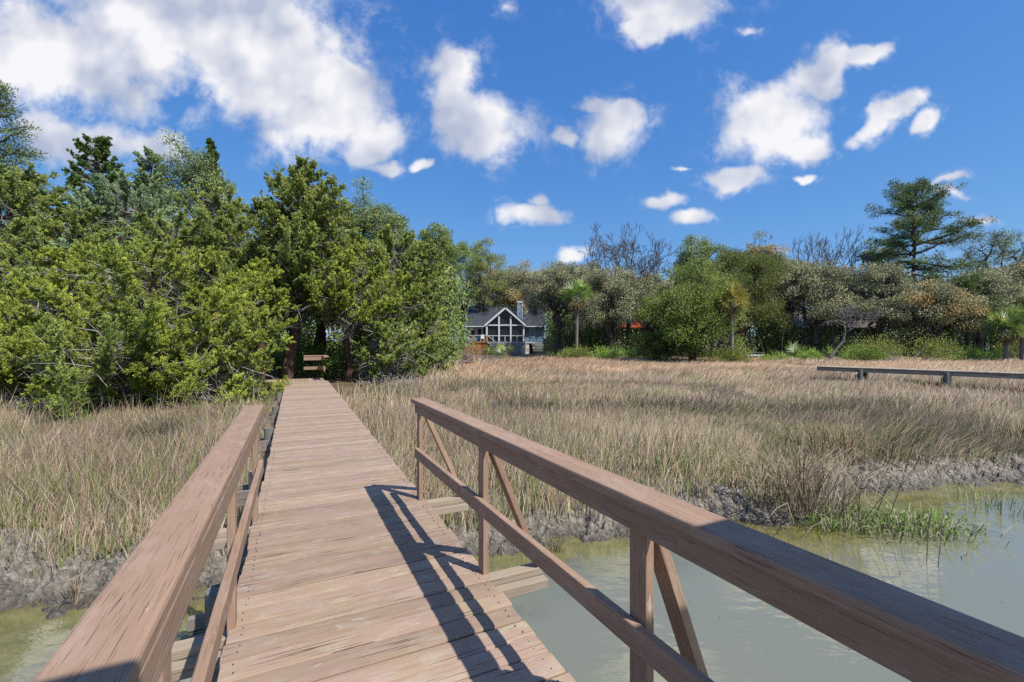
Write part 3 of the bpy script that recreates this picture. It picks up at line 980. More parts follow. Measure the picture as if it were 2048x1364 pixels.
def cedar(label, px, top, Z, rpx, mat='cedar_green', group=None, seed=1, base=0.04, dens=1.0, lean=0.0, leaf=.13, open_=0.0, name='cedar_tree',
          cat='tree', twigs=1.0, shape='cone', tpx=None, depth=1.0, basez=None, tufts=None):
    rng = np.random.default_rng(seed)
    x, y = at(px, Z)
    bz = base_z(x, y) if basez is None else basez
    H = zat(top, Z) - bz
    R = rpx / F * Z
    o = thing(name, label, cat, (x, y, bz), 0, group)
    topx = 0.0 if tpx is None else (tpx - px) / F * Z
    # trunk
    k = 9
    T = np.zeros((k, 3)); T[:, 2] = np.linspace(-.1, H * .89, k)
    T[:, 0] = topx * np.linspace(0, 1, k) ** 1.2
    T[1:, :2] += np.cumsum(rng.normal(size=(k - 1, 2)) * .018 * H, 0) * np.linspace(1, .25, k - 1)[:, None]
    tr = .025 * H + .04
    wood, dead, fol = Bag(), Bag(), Bag()
    a, b_, r0, r1 = polyseg(T, tr, .02)
    wood.add(*tubes(a, b_, r0, r1, 7))
    leaf = .0041 * Z if tufts is None else leaf
    npl = int(46 * dens * max(1, H / 6))
    leafsets = []
    for i in range(npl):
        t = base + (1 - base) * ((i + rng.random()) / npl)
        zt = t * (k - 1); j = min(int(zt), k - 2); p0 = T[j] + (T[j + 1] - T[j]) * (zt - j)
        if shape == 'cone':
            rr = math.sin(math.pi * min(1, .80 * t + .20)) ** .75
        elif shape == 'dome':
            rr = math.sqrt(max(0, 1 - (2 * max(t, .12) - 1.0 if t > .5 else 0) ** 2)) * (.75 if t < .3 else 1)
            rr = max(.12, (1 - max(0, t - .35) ** 1.6 * 1.9))
        else:
            rr = .18 + .82 * math.sin(math.pi * min(1, t * .85 + .15))
        ln = R * (.08 + rr) * rng.uniform(.62, 1.12)
        az = i * 2.39996 + rng.normal() * .5
        up = .08 + .75 * t + rng.normal() * .16
        dr = np.array([math.cos(az), math.sin(az) * depth, 0.0])
        kk = 6
        s = np.linspace(0, 1, kk)[:, None]
        P = p0 + dr * ln * s + np.array([0, 0, 1.0]) * ln * (up * s * .55 + .30 * s ** 2.2)
        P[1:] += rng.normal(size=(kk - 1, 3)) * .035 * ln
        P[1:, 0] += lean * ln * (s[1:, 0] ** 1.5)
        a, b_, r0, r1 = polyseg(P, .012 + .012 * ln, .006)
        wood.add(*tubes(a, b_, r0, r1, 4))
        # sprigs along the limb
        ns = int((14 + 22 * ln) * (1 - open_) * (1.0 if tufts is None else .7))
        ts = rng.uniform(.22, 1.0, ns) ** .8
        ts[-1] = 1.0
        idx = np.minimum((ts * (kk - 1)).astype(int), kk - 2)
        fr = (ts * (kk - 1) - idx)[:, None]
        C = P[idx] * (1 - fr) + P[idx + 1] * fr
        ax = unit(P[idx + 1] - P[idx])
        sd = unit(ax * .55 + unit(rng.normal(size=(ns, 3))) * 1.0 + np.array([0, 0, .40]))
        C = C + unit(rng.normal(size=(ns, 3))) * (.10 * ln * rng.random(ns))[:, None]
        sl = (.13 + .065 * ln * (1.15 - ts)) * rng.uniform(.7, 1.35, ns)
        leafsets.append((C, sd, sl, rng.uniform(-.10, .10)))
        nd = int(rng.poisson(3.4 * twigs * min(2, ln)))
        if nd:
            td = rng.uniform(.08, .75, nd)
            idx = np.minimum((td * (kk - 1)).astype(int), kk - 2)
            C = P[idx]
            D = unit(unit(P[idx + 1] - P[idx]) * .5 + unit(rng.normal(size=(nd, 3))) + np.array([0, 0, -.15]))
            l2 = rng.uniform(.25, .75, nd)[:, None] * min(1.5, ln)
            mid = C + D * l2 * .55
            D2 = unit(D + rng.normal(size=(nd, 3)) * .45)
            dead.add(*tubes(C, mid, .014, .010, 3)); dead.add(*tubes(mid, mid + D2 * l2 * .6, .010, .004, 3))
            D3 = unit(D + rng.normal(size=(nd, 3)) * .7)
            dead.add(*tubes(mid, mid + D3 * l2 * .5, .006, .003, 3))
    nleaf = (46 if Z < 19 else 34) if tufts is None else tufts
    for C, sd, sl, tn in leafsets:
        n = len(C)
        C2 = np.repeat(C, nleaf, 0); A2 = np.repeat(sd, nleaf, 0); l2 = np.repeat(sl, nleaf)
        q = rng.random(n * nleaf)
        out = unit(rng.normal(size=(n * nleaf, 3)))
        pos = C2 + A2 * (q * l2)[:, None] + out * (.30 * l2 * (1.05 - q) * rng.random(n * nleaf) ** .6)[:, None]
        dirn = unit(A2 + out * .75 + np.array([0, 0, .15]))
        Lf = leaf * rng.uniform(.6, 1.25, n * nleaf)
        Vq, Qq = leaf_quads(pos, dirn, Lf, Lf * .42, rng)
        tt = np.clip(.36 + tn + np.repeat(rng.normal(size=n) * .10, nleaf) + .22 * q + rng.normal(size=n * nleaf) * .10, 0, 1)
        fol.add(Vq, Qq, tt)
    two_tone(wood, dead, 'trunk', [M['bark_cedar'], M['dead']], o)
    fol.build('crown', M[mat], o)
    return o


def oak(label, px, top, Z, rpx, mat='oak_grey', seed=1, moss=0.0, group=None, clumps=80, nleaf=150, leaf=.24, crown_base=.32, bark='bark_oak', name='live_oak',
        sparse=0.0, cl=.13, flat=1.0, yoff=0.0, limbs=7, twig=1.0, trunk_r=None, rdepth=.8):
    rng = np.random.default_rng(seed)
    clumps = int(clumps * 1.55); crown_base *= .62; nleaf = int(nleaf * 1.9); leaf *= .74
    x, y = at(px, Z)
    bz = base_z(x, y)
    H = zat(top, Z) - bz
    R = rpx / F * Z
    o = thing(name, label, 'tree', (x, y, bz), 0, group)
    wood, fol, ms = Bag(), Bag(), Bag()
    fork = np.array([rng.normal() * .25, rng.normal() * .2, H * rng.uniform(.2, .3)])
    tr = trunk_r or (.16 + .02 * H)
    P = bend_line(np.array([0, 0, -.1]), fork, 5, 0, rng, .03)
    a, b_, r0, r1 = polyseg(P, tr * 1.15, tr * .85)
    wood.add(*tubes(a, b_, r0, r1, 8))
    cz = H * (crown_base + 1) / 2
    hz = H * (1 - crown_base) / 2
    nodes, nr = [fork], [tr * .7]
    for i in range(limbs):
        az = 2 * math.pi * i / limbs + rng.normal() * .35
        el = rng.uniform(.05, 1.25)
        e = np.array([math.cos(az) * math.cos(el) * R * .72, math.sin(az) * math.cos(el) * R * .72 * rdepth, cz + hz * .62 * math.sin(el)])
        P = bend_line(fork, e, 8, .06 * H * rng.normal(), rng, .05)
        a, b_, r0, r1 = polyseg(P, tr * .55, tr * .12)
        wood.add(*tubes(a, b_, r0, r1, 6))
        for q in range(1, 8):
            nodes.append(P[q]); nr.append(tr * (.55 - .43 * q / 7))
    nodes = np.array(nodes); nr = np.array(nr)
    lump = rng.normal(size=(6, 3))
    for i in range(clumps):
        v = unit(rng.normal(size=3))
        if v[2] < -.55 and crown_base > 0:
            v[2] = -v[2]
        rad = (.35 + .65 * rng.random() ** .5) * (1 + .16 * math.sin(3.1 * v @ lump[0]) + .10 * math.sin(5.7 * v @ lump[1]))
        c = np.array([v[0] * R * rad, v[1] * R * rad * rdepth, cz + v[2] * hz * rad * flat])
        j = int(np.argmin(((nodes - c) ** 2).sum(1)))
        P = bend_line(nodes[j], c, 5, .0, rng, .07)
        a, b_, r0, r1 = polyseg(P, min(nr[j] * .7, .07), .014)
        wood.add(*tubes(a, b_, r0, r1, 4))
        r = cl * R * rng.uniform(.65, 1.35) + .25
        # twigs inside the clump
        nt = int(7 * twig)
        D = unit(rng.normal(size=(nt, 3)) + np.array([0, 0, .3]))
        wood.add(*tubes(np.repeat(c[None], nt, 0), c + D * r * rng.uniform(.6, 1.15, nt)[:, None], .014, .005, 3))
        if rng.random() < sparse or gap(x + c[0], y + c[1], bz + c[2]):
            continue
        n = int(nleaf * (r / (cl * R + .25)) ** 1.6)
        u = unit(rng.normal(size=(n, 3)))
        rr = r * rng.random(n) ** .45
        p = c + u * rr[:, None] * np.array([1.15, 1.15, .72])
        dirn = unit(u + rng.normal(size=(n, 3)) * .8)
        Lf = leaf * rng.uniform(.6, 1.3, n)
        Vq, Qq = leaf_quads(p, dirn, Lf, Lf * .6, rng)
        tt = np.clip(.45 + rng.normal() * (.24 if mat == 'oak_mixed' else .12) + rng.normal(size=n) * .08, 0, 1)
        fol.add(Vq, Qq, tt)
        if rng.random() < moss:
            for _ in range(rng.integers(2, 5)):
                q = c + np.array([rng.normal() * r * .6, rng.normal() * r * .6, -r * .4 * rng.random()])
                nm = 12
                off = np.stack([rng.normal(size=nm) * .13, rng.normal(size=nm) * .13, -rng.random(nm) * .5], 1)
                A = unit(np.stack([rng.normal(size=nm) * .10, rng.normal(size=nm) * .10, -np.ones(nm)], 1))
                Lm = rng.uniform(.4, 1.1, nm) * (.4 + .04 * H)
                Vq, Qq = leaf_quads(q + off, A, Lm, .05, rng)
                ms.add(Vq, Qq, np.clip(.5 + rng.normal(size=nm) * .25, 0, 1))
    wood.build('trunk', M[bark], o)
    two_tone(fol, ms, 'crown', [M[mat], M['moss']], o)
    return o


def bare_tree(label, px, top, Z, rpx, seed=1, bark='bark_bare', name='bare_tree', levels=6, lean=0.0, fork_f=.3, basepx=None, r0=None, spread=.55, basey=None, sidepull=0.0):
    rng = np.random.default_rng(seed)
    x, y = at(px if basepx is None else basepx, Z)
    bz = base_z(x, y)
    if basey is not None:
        bz = zat(basey, Z)
    H = zat(top, Z) - bz
    R = rpx / F * Z
    o = thing(name, label, 'tree', (x, y, bz))
    segs = []

    def grow(p, d, ln, r, lv):
        k = 4
        P = [p]
        dd = d.copy()
        for i in range(k):
            dd = unit(dd + rng.normal(size=3) * .16 + np.array([sidepull * .06, 0, .05]))
            P.append(P[-1] + dd * ln / k)
        P = np.array(P)
        segs.append(polyseg(P, r, r * .62))
        if lv == 0:
            return
        nch = 3 if rng.random() < .65 else 2
        for c in range(nch):
            u = perp(dd[None], rng)[0]
            nd = unit(dd + u * rng.uniform(.35, 1.0) * spread * 1.6 + np.array([sidepull * .15, 0, .10]))
            st = P[-1] if c < 2 else P[rng.integers(2, 4)]
            grow(st, nd, ln * rng.uniform(.62, .86), r * rng.uniform(.55, .72), lv - 1)
    fz = H * fork_f
    tr = r0 or (.10 + .014 * H)
    tp = np.array([(0 if basepx is None else (px - basepx) / F * Z) + lean, 0, fz])
    P = bend_line(np.array([0, 0, -.15]), tp, 5, 0, rng, .02)
    segs.append(polyseg(P, tr * 1.2, tr))
    for i in range(5):
        az = i * 1.257 + rng.normal() * .3
        el = rng.uniform(.5, 1.2)
        d = np.array([math.cos(az) * math.cos(el), math.sin(az) * math.cos(el), math.sin(el)])
        grow(tp, d, (H - fz) * .30, tr * .5, levels - 1)
    a = np.concatenate([s[0] for s in segs]); b_ = np.concatenate([s[1] for s in segs])
    ra = np.concatenate([s[2] for s in segs]); rb = np.concatenate([s[3] for s in segs])
    # fit the crown to its outline
    allp = np.concatenate([a, b_])
    top_now = allp[:, 2].max(); wid = np.percentile(np.abs(allp[:, 0] - tp[0]), 99)
    for arr in (a, b_):
        m_ = arr[:, 2] > fz
        arr[m_, 2] = fz + (arr[m_, 2] - fz) * (H - fz) / (top_now - fz)
        arr[:, 0] = np.where(m_, tp[0] + (arr[:, 0] - tp[0]) * R / wid, arr[:, 0])
    Vq, Qq = tubes(a, b_, np.maximum(ra, .026), np.maximum(rb, .020), 4)
    bag = Bag(); bag.add(Vq, Qq)
    big = None
    bag.build('branches', M[bark], o)
    return o


def fan_leaf(fol, p, az, el, pet, L, rng, tint, droop=.35, n=16):
    """one palmetto fan: n narrow blades spread from the end of a stalk"""
    d = np.array([math.cos(az) * math.cos(el), math.sin(az) * math.cos(el), math.sin(el)])
    e = p + d * pet
    side = unit(np.cross(d, np.array([0, 0, 1.0])) + 1e-6)
    up = unit(np.cross(side, d))
    rl = rng.normal() * .75
    side, up = side * math.cos(rl) + up * math.sin(rl), up * math.cos(rl) - side * math.sin(rl)
    an = np.linspace(-1.9, 1.9, n) + rng.normal(size=n) * .05
    D = d[None] * np.cos(an)[:, None] + side[None] * np.sin(an)[:, None] + up[None] * (.25 + .1 * rng.normal(size=n))[:, None]
    D = unit(D)
    Ls = L * (1 - .22 * np.abs(an) / 1.9) * rng.uniform(.85, 1.1, n)
    mid = e + D * (Ls * .55)[:, None]
    D2 = unit(D + np.array([0, 0, -1.0]) * droop * rng.uniform(.5, 1.5, n)[:, None])
    tip = mid + D2 * (Ls * .5)[:, None]
    nn = unit(np.cross(D, up[None] + .01))
    w = .055 * L
    V = np.stack([np.repeat(e[None], n, 0) - nn * w * .3, np.repeat(e[None], n, 0) + nn * w * .3, mid + nn * w * .5, mid - nn * w * .5, tip + nn * .1 * w, tip - nn * .1 * w], 1).reshape(-1, 3)
    i = np.arange(n)[:, None] * 6
    Q = np.concatenate([i + np.array([[0, 1, 2, 3]]), i + np.array([[3, 2, 4, 5]])])
    fol.add(V, Q, np.clip(tint + rng.normal(size=len(Q)) * .1, 0, 1))
    return e


def palm(label, px, top, Z, rpx, seed=1, basey=None, nf=34, dead=16, lean=0.0, group=None, mat='palm'):
    rng = np.random.default_rng(seed)
    x, y = at(px, Z)
    bz = base_z(x, y)
    R = rpx / F * Z
    H = zat(top, Z) - bz - R * .8
    o = thing('palmetto_palm', label, 'palm tree', (x, y, bz), 0, group)
    wood, fol, dd = Bag(), Bag(), Bag()
    k = 12
    P = np.zeros((k, 3)); P[:, 2] = np.linspace(-.1, H, k); P[:, 0] = lean * np.linspace(0, 1, k) ** 2
    r = .17 + rng.random(k) * .02
    wood.add(*tubes(P[:-1], P[1:], r[:-1], r[1:], 10))
    tp = P[-1]
    st = Bag()
    for i in range(nf):
        el = rng.uniform(-.35, 1.35); az = i * 2.4 + rng.normal() * .2
        pet = R * rng.uniform(.45, .7)
        e = fan_leaf(fol, tp + np.array([0, 0, .1]), az, el, pet, R * .62, rng, .45 + rng.normal() * .2, .4, 18)
        st.add(*tubes((tp + np.array([0, 0, .1]))[None], e[None], .025, .012, 4))
    for i in range(dead):
        az = rng.uniform(0, 6.28); el = rng.uniform(-1.35, -.7)
        fan_leaf(dd, tp, az, el, R * rng.uniform(.3, .55), R * .5, rng, rng.uniform(.2, .9), .6, 14)
    wood.build('trunk', M['bark_palm'], o)
    st.build('frond_stalks', M['palm'], o) if False else None
    fol.build('crown', M[mat], o)
    dd.build('dead_fronds', M['palm_dead'], o)
    return o


def palmetto(label, px, by, Z, hpx, seed=1, n=18, group=None, mat='palm', wide=1.0, dead=2):
    rng = np.random.default_rng(seed)
    x, y = at(px, Z)
    bz = base_z(x, y)
    h = hpx / F * Z
    o = thing('saw_palmetto', label, 'shrub', (x, y, bz), 0, group)
    fol, st, dd = Bag(), Bag(), Bag()
    for i in range(n):
        p = np.array([rng.normal() * .3 * wide * h, rng.normal() * .3 * h, 0])
        el = rng.uniform(.35, 1.4); az = rng.uniform(0, 6.28)
        pet = h * rng.uniform(.3, .62)
        e = fan_leaf(fol, p, az, el, pet, h * rng.uniform(.32, .48), rng, .5 + rng.normal() * .2, .25, 15)
        st.add(*tubes(p[None], e[None], .016, .010, 4), t=.5)
    for i in range(dead):
        fan_leaf(dd, np.array([rng.normal() * .2 * h, rng.normal() * .2 * h, .1]), rng.uniform(0, 6.28), rng.uniform(-.2, .3), h * .3, h * .35, rng, .5, .6, 12)
    st.T = [np.full(len(q), .5) for q in st.Q]
    for q in st.Q:
        fol.Q.append(q + fol.n)
    fol.V += st.V; fol.T += st.T; fol.n += st.n
    two_tone(fol, dd, 'fronds', [M[mat], M['palm_dead']], o)
    return o


def shrub(label, px, by, Z, hpx, wpx, mat='shrub', seed=1, leaf=.14, n=3500, group=None, stems=14, name='shrub', depth=.7):
    rng = np.random.default_rng(seed)
    x, y = at(px, Z)
    bz = base_z(x, y)
    h = hpx / F * Z; w = wpx / F * Z * .5
    o = thing(name, label, 'shrub', (x, y, bz), 0, group)
    fol, wd = Bag(), Bag()
    nc = 34
    th = rng.uniform(0, 6.28, nc); rr = np.sqrt(rng.random(nc))
    c = np.stack([np.cos(th) * rr * w * .85, np.sin(th) * rr * w * depth * .85, np.zeros(nc)], 1)
    c[:, 2] = h * (.15 + .72 * rng.random(nc) ** .7 * np.sqrt(np.clip(1 - .8 * rr ** 2, 0, 1)))
    wd.add(*tubes(c * np.array([.15, .15, 0]), c, .03, .008, 4))
    each = n // nc
    for i in range(nc):
        u = unit(rng.normal(size=(each, 3)))
        r = (.16 * w + .12 * h) * rng.uniform(.7, 1.4)
        p = c[i] + u * (r * rng.random(each) ** .5)[:, None]
        p[:, 2] = np.maximum(p[:, 2], .02)
        Lf = leaf * rng.uniform(.6, 1.3, each)
        fol.add(*leaf_quads(p, unit(u + rng.normal(size=(each, 3)) * .6 + np.array([0, 0, .5])), Lf, Lf * .45, rng),
                t=np.clip(.5 + rng.normal() * .15 + rng.normal(size=each) * .16, 0, 1))
    wd.build('stems', M['dead'], o)
    fol.build('foliage', M[mat], o)
    return o


def brush(label, px, by, Z, hpx, wpx, seed=1, n=120, mat='dead', name='dead_brush', leafmat=None, cat='brush', flatness=.5):
    rng = np.random.default_rng(seed)
    x, y = at(px, Z)
    bz = base_z(x, y)
    h = hpx / F * Z; w = wpx / F * Z * .5
    o = thing(name, label, cat, (x, y, bz))
    wd, fol = Bag(), Bag()
    p = np.stack([rng.normal(size=n) * w * .5, rng.normal(size=n) * w * .3, np.abs(rng.normal(size=n)) * h * .15], 1)
    d = unit(np.stack([rng.normal(size=n), rng.normal(size=n) * .7, np.abs(rng.normal(size=n)) * (1 - flatness)], 1))
    l = rng.uniform(.3, 1.0, n)[:, None] * max(h, w * .6)
    e = p + d * l
    e[:, 2] = np.minimum(e[:, 2], h * rng.uniform(.5, 1.1, n))
    mid = (p + e) / 2 + rng.normal(size=(n, 3)) * .08 * l
    wd.add(*tubes(p * np.array([.2, .2, 0]), p, .02, .018, 4)); wd.add(*tubes(p, mid, .018, .012, 4)); wd.add(*tubes(mid, e, .012, .004, 4))
    e2 = mid + unit(d + rng.normal(size=(n, 3)) * .6) * l * .45
    wd.add(*tubes(mid, e2, .009, .004, 3))
    wd.build('twigs', M[mat], o)
    if leafmat:
        k = 10
        q = np.repeat(mid, k, 0) + rng.normal(size=(n * k, 3)) * .18 * h
        q[:, 2] = np.maximum(q[:, 2], .02)
        Lf = .16 * rng.uniform(.6, 1.4, n * k)
        fol.add(*leaf_quads(q, unit(rng.normal(size=(n * k, 3))), Lf, Lf * .5, rng), t=np.clip(rng.normal(size=n * k) * .2 + .5, 0, 1))
        fol.build('foliage', M[leafmat], o)
    return o


def pine(label, px, top, Z, rpx, seed=1, crown_base=.45, mat='pine', nb=46, low=None, leaf=.34):
    rng = np.random.default_rng(seed)
    x, y = at(px, Z)
    bz = base_z(x, y)
    H = zat(top, Z) - bz
    R = rpx / F * Z
    o = thing('pine_tree', label, 'tree', (x, y, bz))
    wood, fol = Bag(), Bag()
    k = 10
    T = np.zeros((k, 3)); T[:, 2] = np.linspace(-.1, H * .96, k)
    T[1:, :2] += rng.normal(size=(k - 1, 2)) * .06
    a, b_, r0, r1 = polyseg(T, .30, .06)
    wood.add(*tubes(a, b_, r0, r1, 8))
    for i in range(nb):
        t = crown_base + (1 - crown_base) * (i + rng.random() * .8) / nb
        u = (t - crown_base) / (1 - crown_base)
        ln = R * (.30 + .95 * math.sin(math.pi * min(1, (1 - u) * .62 + .03)) ** 1.0) * rng.uniform(.55, 1.1)
        p0 = np.array([0, 0, t * H * .96]); p0[:2] = T[min(int(t * (k - 1)), k - 1), :2]
        az = i * 2.4 + rng.normal() * .4
        el = -.08 + .85 * u + rng.normal() * .22
        e = p0 + np.array([math.cos(az) * math.cos(el), math.sin(az) * math.cos(el), math.sin(el)]) * ln
        P = bend_line(p0, e, 6, -.05 * ln, rng, .03)
        a, b_, r0, r1 = polyseg(P, .045 + .02 * ln, .015)
        wood.add(*tubes(a, b_, r0, r1, 5))
        nt = int(3 + 2.4 * ln)
        ts = rng.uniform(.42, 1.05, nt)
        for q in ts:
            j = min(int(q * 5), 4)
            c = P[j] + (P[j + 1] - P[j]) * (q * 5 - j)
            c = c + rng.normal(size=3) * np.array([.22, .22, .10]) * ln * .55
            wood.add(*tubes(P[j][None], c[None], .02, .008, 3))
            n = 60
            v = unit(rng.normal(size=(n, 3)) + np.array([0, 0, .35]))
            pos = c + v * (rng.random(n) ** .5)[:, None] * np.array([.55, .55, .30])
            Lf = leaf * rng.uniform(.6, 1.2, n)
            fol.add(*leaf_quads(pos, unit(v + rng.normal(size=(n, 3)) * .4), Lf, Lf * .22, rng),
                    t=np.clip(.45 + rng.normal() * .12 + rng.normal(size=n) * .16 + .1 * v[:, 2], 0, 1))
    wood.build('trunk', M['bark_pine'], o)
    fol.build('crown', M[mat], o)
    return o


# ------------------------------------------------------------------ the near cedars on the left
g = 'cedars crowding the left bank'
cedar('tall dark cedar with twin pointed tips rising behind the end of the boardwalk', 572, 288, 21.5, 112, 'cedar_green', g, 11, .32, 1.9, .05, .10, .0, tpx=602)
cedar('low dense cedar overhanging the left edge of the boardwalk', 415, 560, 14.6, 120, 'cedar_lime', g, 12, .0, 1.3, .10, .085, 0, shape='dome')
cedar('broad lime-green cedar above the tall grass, in the middle of the left bank', 295, 465, 14.6, 190, 'cedar_lime', g, 13, .0, 1.4, .2, .09, 0, shape='dome')
cedar('bright lime cedar with a sunlit dome crown, second from the left edge', 125, 475, 15.2, 150, 'cedar_lime', g, 14, .10, 1.35, .15, .09, 0, shape='dome')
cedar('spreading low cedar bough over the short plank walkway', 55, 650, 15.0, 150, 'cedar_lime', g, 15, .2, 1.0, .2, .085, 0, shape='dome')
cedar('mid-height cedar with greyish dead twigs between the broad lime cedar and the twin-tipped one', 440, 370, 21.5, 120, 'cedar_green', g, 16, .05, 1.4, .05, .11, .05, twigs=2.2, shape='mid')
cedar('pale bluish-green cedar below the twisted dark one', 265, 345, 22, 135, 'cedar_blue', g, 17, .05, 1.4, .15, .11, .0, twigs=1.5, shape='mid')
cedar('dark twisted open-branched cedar standing against the pale cloud', 172, 222, 24, 72, 'cedar_dark', g, 18, .35, .9, .1, .12, .15, shape='mid')
cedar('bushy olive cedar at the left edge below the pine crown', 30, 310, 21, 135, 'cedar_green', g, 19, .12, 1.4, .15, .11, .0, shape='mid')
pine('feathery green pine whose crown is cut by the top left edge', -5, 165, 25, 82, 20, .45, 'pine_light', 50, leaf=.2)
cedar('thin wispy grey-green cedar left of the slender dark spire', 308, 255, 27, 58, 'cedar_blue', g, 21, .4, .8, .1, .13, .2, shape='mid')
oak('sparse grey-green oak with a slender leaning spire top, left of the twin-tipped cedar', 400, 290, 25, 84, 'oak_green', 22, 0, None, 80, 130, .13, .3, name='oak_tree', sparse=.2, cl=.13, twig=2)
cedar('slender dark spire-shaped cedar rising beside the sparse grey-green oak', 436, 228, 25.5, 26, 'cedar_dark', g, 23, .45, .7, -.2, .12, .2, tpx=418)
cedar('sunlit cedar leaning over the right side of the landing', 694, 480, 22.5, 125, 'cedar_lime', g, 24, .40, 1.4, .1, .10, .0, shape='dome', twigs=2)
cedar('olive cedar with a mass of grey twigs right of the landing', 775, 445, 25.5, 108, 'cedar_green', g, 25, .05, 1.3, .1, .11, .05, twigs=2.5, shape='mid')
oak('oak looking over the cedars right of the twin-tipped one', 738, 392, 31, 80, 'oak_green', 26, 0, None, 85, 150, .16, .35, name='oak_tree', sparse=.1, twig=2)
cedar('small ragged cedar at the right end of the cedar bank, facing the blue house', 838, 560, 29, 64, 'cedar_green', g, 27, .0, 1.3, .05, .13, .05, twigs=2.5, shape='dome')
cedar('rounded cedar top rising behind the right end of the cedar bank', 826, 458, 36, 62, 'cedar_green', g, 28, .1, 1.3, .0, .15, .0, shape='dome', tufts=34)
oak('dark-crowned oak left of the blue house gable', 872, 460, 44, 48, 'oak_green', 29, .2, None, 85, 160, .2, .25, name='oak_tree')
oak('mid-green oak draping its boughs over the left end of the blue house', 846, 540, 48, 44, 'oak_green', 30, .1, None, 80, 160, .2, .12, name='oak_tree')
oak('pale yellow-green oak in new leaf behind the blue house roof', 968, 482, 74, 46, 'spring', 31, 0, None, 60, 110, .22, .3, name='oak_tree', sparse=.2)
cedar('low cedar skirt touching the grass right of the landing', 775, 640, 22, 85, 'cedar_green', g, 32, .15, 1.0, .3, .10, .05, shape='dome', twigs=3)
cedar('cedar filling the gap between the twin-tipped cedar and the one over the landing', 640, 380, 25, 88, 'cedar_green', g, 33, .36, 1.3, 0, .11, .0, shape='mid')
cedar('low shadowed cedar bush at the waterline grass below the broad lime cedar', 205, 640, 13.3, 150, 'cedar_green', g, 34, .0, 1.1, .15, .085, .0, shape='dome')
cedar('dense olive cedar directly behind the broad lime cedar', 350, 420, 19.5, 125, 'cedar_green', g, 35, .05, 1.3, .1, .10, .0, shape='mid', twigs=1.5)
cedar('yellowish cedar right behind the sunlit dome-crowned one', 150, 400, 20, 120, 'cedar_green', g, 36, .1, 1.3, .1, .10, .0, shape='mid')
cedar('lime cedar in front of the trunk of the twin-tipped one', 520, 500, 19.5, 70, 'cedar_lime', g, 37, .45, 1.3, .0, .09, .0, shape='dome')

# ------------------------------------------------------------------ far side of the marsh
oak('russet-tinged oak spreading behind the blue house chimney', 1060, 520, 78, 88, 'oak_mixed', 41, .1, None, 90, 130, .26, .2)
oak('tan oak directly behind the ridge of the blue house', 995, 535, 80, 62, 'oak_mixed', 63, 0, None, 75, 130, .26, .2)
oak('olive oak filling the skyline gap left of the blue house', 924, 474, 84, 52, 'oak_green', 64, 0, None, 75, 130, .28, .2)
oak('grey-tan oak on the skyline behind the slim palm', 1165, 528, 76, 66, 'oak_mixed', 65, .1, None, 80, 130, .26, .2)
oak('moss-draped live oak leaning over the right end of the blue house', 1114, 530, 60, 56, 'oak_grey', 42, .9, None, 80, 140, .22, .55)
oak('grey moss-hung live oak in front of the red-roofed house', 1222, 530, 57, 82, 'oak_grey', 43, .8, None, 95, 150, .22, .2)
bare_tree('leafless tree with a wide rounded crown on the skyline right of the blue house', 1258, 447, 64, 112, 47, levels=7, spread=.85, r0=.3)
oak('big rounded green cedar standing out into the marsh grass, centre right', 1385, 520, 44, 98, 'cedar_far', 45, 0, 'cedars on the far shore', 125, 130, .2, .0, name='cedar_tree', bark='bark_cedar', rdepth=1.0)
oak('tall olive-green cedar behind the yellowing palm', 1482, 492, 56, 92, 'cedar_olive', 46, 0, 'cedars on the far shore', 120, 130, .22, .12, name='cedar_tree', bark='bark_cedar')
oak('small cedar bulging from the left side of the big rounded cedar', 1318, 600, 45, 48, 'cedar_far', 47, 0, 'cedars on the far shore', 60, 120, .18, .0, name='cedar_tree', bark='bark_cedar')
oak('umbrella-topped live oak on the skyline above the rounded cedar', 1402, 482, 66, 68, 'oak_green', 48, .2, None, 85, 120, .24, .45)
oak('brownish oak on the skyline right of the umbrella-topped oak', 1520, 484, 66, 58, 'oak_mixed', 49, .1, None, 80, 120, .24, .3, sparse=.15)
oak('large grey-green live oak bearded with moss behind the dead leaning tree', 1628, 512, 59, 96, 'oak_grey', 50, .8, None, 110, 150, .24, .2)
bare_tree('leafless tree sticking up between brownish oak and tall pine', 1658, 452, 66, 62, 51, levels=6, spread=.7, r0=.26)
oak('tan-leaved oak just behind the left end of the far boardwalk', 1572, 505, 64, 50, 'oak_mixed', 52, .3, None, 70, 130, .24, .2)
oak('dark-hollowed live oak left of the tall pine trunk', 1752, 535, 57, 78, 'oak_grey', 53, .6, None, 95, 150, .24, .22)
pine('tall pine towering over the right-hand tree line', 1826, 372, 60, 84, 54, .47, 'pine', 48)
oak('russet-tipped live oak below the tall pine', 1858, 560, 55, 92, 'oak_mixed', 55, .5, None, 105, 150, .24, .25)
oak('grey live oak hung with moss left of the twin palms', 1962, 545, 56, 86, 'oak_grey', 56, .8, None, 100, 150, .24, .25)
oak('russet oak at the right edge above the twin palms', 2050, 515, 60, 78, 'oak_mixed', 57, .3, None, 90, 140, .24, .25)
oak('thin-leaved wind-swept oak on the skyline right of the tall pine', 1990, 458, 64, 78, 'oak_green', 58, 0, None, 70, 60, .22, .55, sparse=.55, twig=2.5, name='oak_tree')
pine('short young pine below the right shoulder of the tall pine', 1935, 555, 54, 48, 59, .45, 'pine', 26)
oak('yellow-green oak in new leaf peeping out left of the tall pine', 1765, 492, 68, 46, 'spring', 60, 0, None, 60, 110, .22, .35, name='oak_tree', sparse=.25)
bare_tree('leaning dead grey tree with spidery branches at the marsh edge', 1690, 600, 47, 62, 61, bark='bark_dead', name='dead_tree', levels=5, fork_f=.48, basepx=1650, r0=.14, spread=.8, sidepull=.8)
